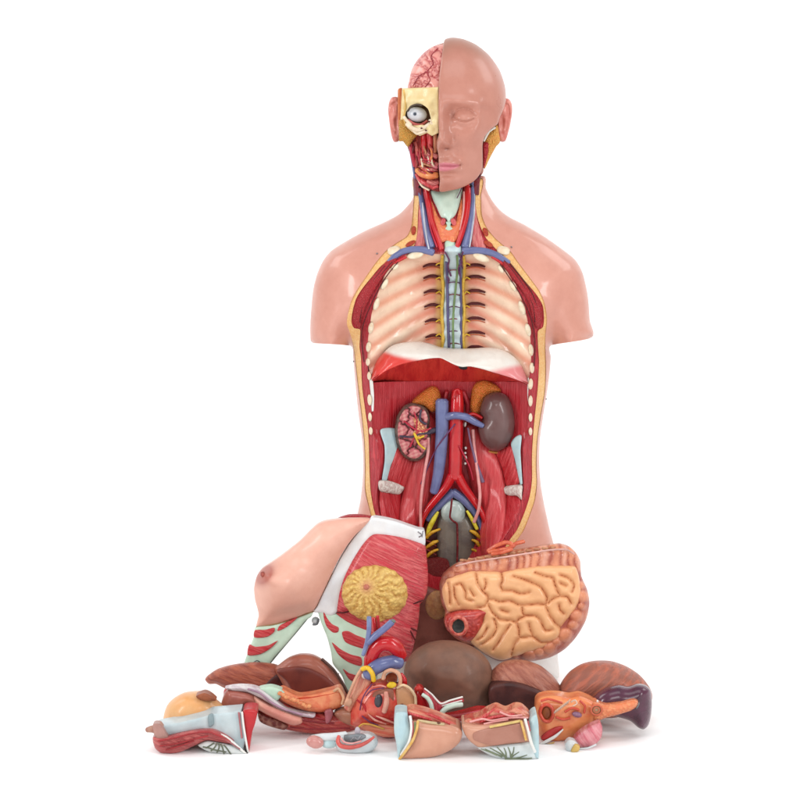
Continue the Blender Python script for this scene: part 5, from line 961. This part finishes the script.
ell('purple_vessel', PA, 577, 714.5, -226, 5.2, 3, 3, mat('lilac_v', (166,120,150), rough=0.28, coat=0.3), rot=14); solid('red_slit', PA, [(541,738),(548,731),(556,727),(563,726.5),(560,732),(552,738),(545,741)], -225, mat('slit_red', (214,60,60), rough=0.3), bulge=1.5, R=3, thick=4, g=1.1)
tube('white_edge', PA, [(539,745,-226,1),(546,741.5,-228,1.6),(555,736.5,-229,1.6),(563,729.5,-228,.7)], 1.4, WHITE); tube('fat_edge', PA, [(540,747,-225),(547,744.5,-227),(554,742.5,-226)], 0.8, MATS['fat_gold']); ell('clip', PA, 637.5, 705.5, -216, 1.4, 4, 2, STEEL, rot=24); ell('clip', PA, 597.5, 701.5, -216, 1.2, 1.8, 1.4, WHITE)
U = thing('pink_section', 'small pink fan shaped section with white and yellow tip, beneath the orange pancreas', 'body section', base_at(585, 753, -255))
solid('pink_body', U, [(574,739),(582,731),(592,725),(600,722.5),(602.5,729),(601,738),(595,744.5),(586,747),(576,747.5)], -238, mat('fan_pink', (240,166,172), (218,104,120), mode='fibre', scale=38, ang=36, stretch=10, bump=0.2, rough=0.28, coat=0.3), bulge=8, R=8, thick=10, g=1.1)
solid('white_tip', U, [(565,744),(569,739.5),(575,741),(580,747),(577,752.5),(571.5,755.5),(567,752.5)], -248, EW, bulge=5, R=6, thick=8, g=1.1); solid('yellow_tip', U, [(571,750),(575,744),(580,747),(577.5,752.5),(572,755)], -253, mat('tip_gold', (228,192,110), rough=0.34), bulge=2, R=3, thick=6, g=1)
tube('white_rim', U, [(578,749,-246),(588,748,-248),(596,744.5,-247)], 1.0, EW)

# ------------------------------------------------------------------ ground, light, camera
gm = bpy.data.materials.new('white_sweep'); gm.use_nodes = True; gb = gm.node_tree.nodes['Principled BSDF']
gb.inputs['Base Color'].default_value = (0.93, 0.93, 0.93, 1); gb.inputs['Roughness'].default_value = 0.7
gn = gm.node_tree.nodes.new('ShaderNodeTexNoise'); gn.inputs['Scale'].default_value = 300
gp = gm.node_tree.nodes.new('ShaderNodeBump'); gp.inputs['Strength'].default_value = 0.03; gm.node_tree.links.new(gn.outputs['Fac'], gp.inputs['Height']); gm.node_tree.links.new(gp.outputs[0], gb.inputs['Normal'])
V = []; F = []; prof_ = [(-6, 0), (1.2, 0)]+[(1.2+1.2*math.sin(a), 1.2-1.2*math.cos(a)) for a in np.linspace(0.1, math.pi/2, 12)]+[(2.4, 4.5)]
for i, (yy, zz) in enumerate(prof_):
    V += [(-6, yy, zz), (6, yy, zz)]
    if i: F.append((2*i-2, 2*i-1, 2*i+1, 2*i))
gme = bpy.data.meshes.new('ground'); gme.from_pydata(V, [], F); gme.polygons.foreach_set('use_smooth', [True]*len(F)); gme.materials.append(gm)
go = bpy.data.objects.new('ground', gme); C.objects.link(go); go['kind'] = 'structure'; go['label'] = 'seamless white studio surface under and behind the torso'
w = bpy.data.worlds.new('World'); bpy.context.scene.world = w; w.use_nodes = True
bg = w.node_tree.nodes['Background']; bg.inputs[0].default_value = (1, 1, 1, 1); bg.inputs[1].default_value = 0.52
def area(name, loc, target, sx, sy, power, col=(1, 1, 1)):
    l = bpy.data.lights.new(name, 'AREA'); l.shape = 'RECTANGLE'; l.size = sx; l.size_y = sy; l.energy = power; l.color = col
    o = bpy.data.objects.new(name, l); C.objects.link(o); o.location = loc
    d = Vector(target)-Vector(loc); o.rotation_euler = d.to_track_quat('-Z', 'Y').to_euler(); return o
area('softbox', (-2.3, -1.7, 1.2), (0, 0, 0.45), 0.45, 1.6, 36)
area('softbox', (2.2, -2.0, 1.2), (0.05, 0, 0.45), 0.45, 1.6, 33)
area('softbox', (0.1, -1.2, 3.0), (0.05, -0.05, 0.3), 2.2, 1.4, 24)
area('softbox', (0.2, -3.6, 1.7), (0.05, 0, 0.35), 1.6, 1.0, 30)
area('backdrop_light', (-2.6, 0.8, 2.6), (0, 2.4, 0.9), 1.6, 1.6, 34)
area('backdrop_light', (2.6, 0.8, 2.6), (0, 2.4, 0.9), 1.6, 1.6, 34)
cd = bpy.data.cameras.new('camera'); co_ = bpy.data.objects.new('camera', cd); C.objects.link(co_)
co_.location = Vector(CAM); co_.rotation_euler = (math.radians(90)-TH, 0, 0)
cd.sensor_width = 36; cd.lens = 36*DIST/(800*S); cd.clip_start = 0.1; cd.clip_end = 60
sc_ = bpy.context.scene; sc_.camera = co_
sc_.view_settings.view_transform = 'Standard'; sc_.view_settings.look = 'None'; sc_.view_settings.gamma = 1; sc_.view_settings.exposure = 0.0
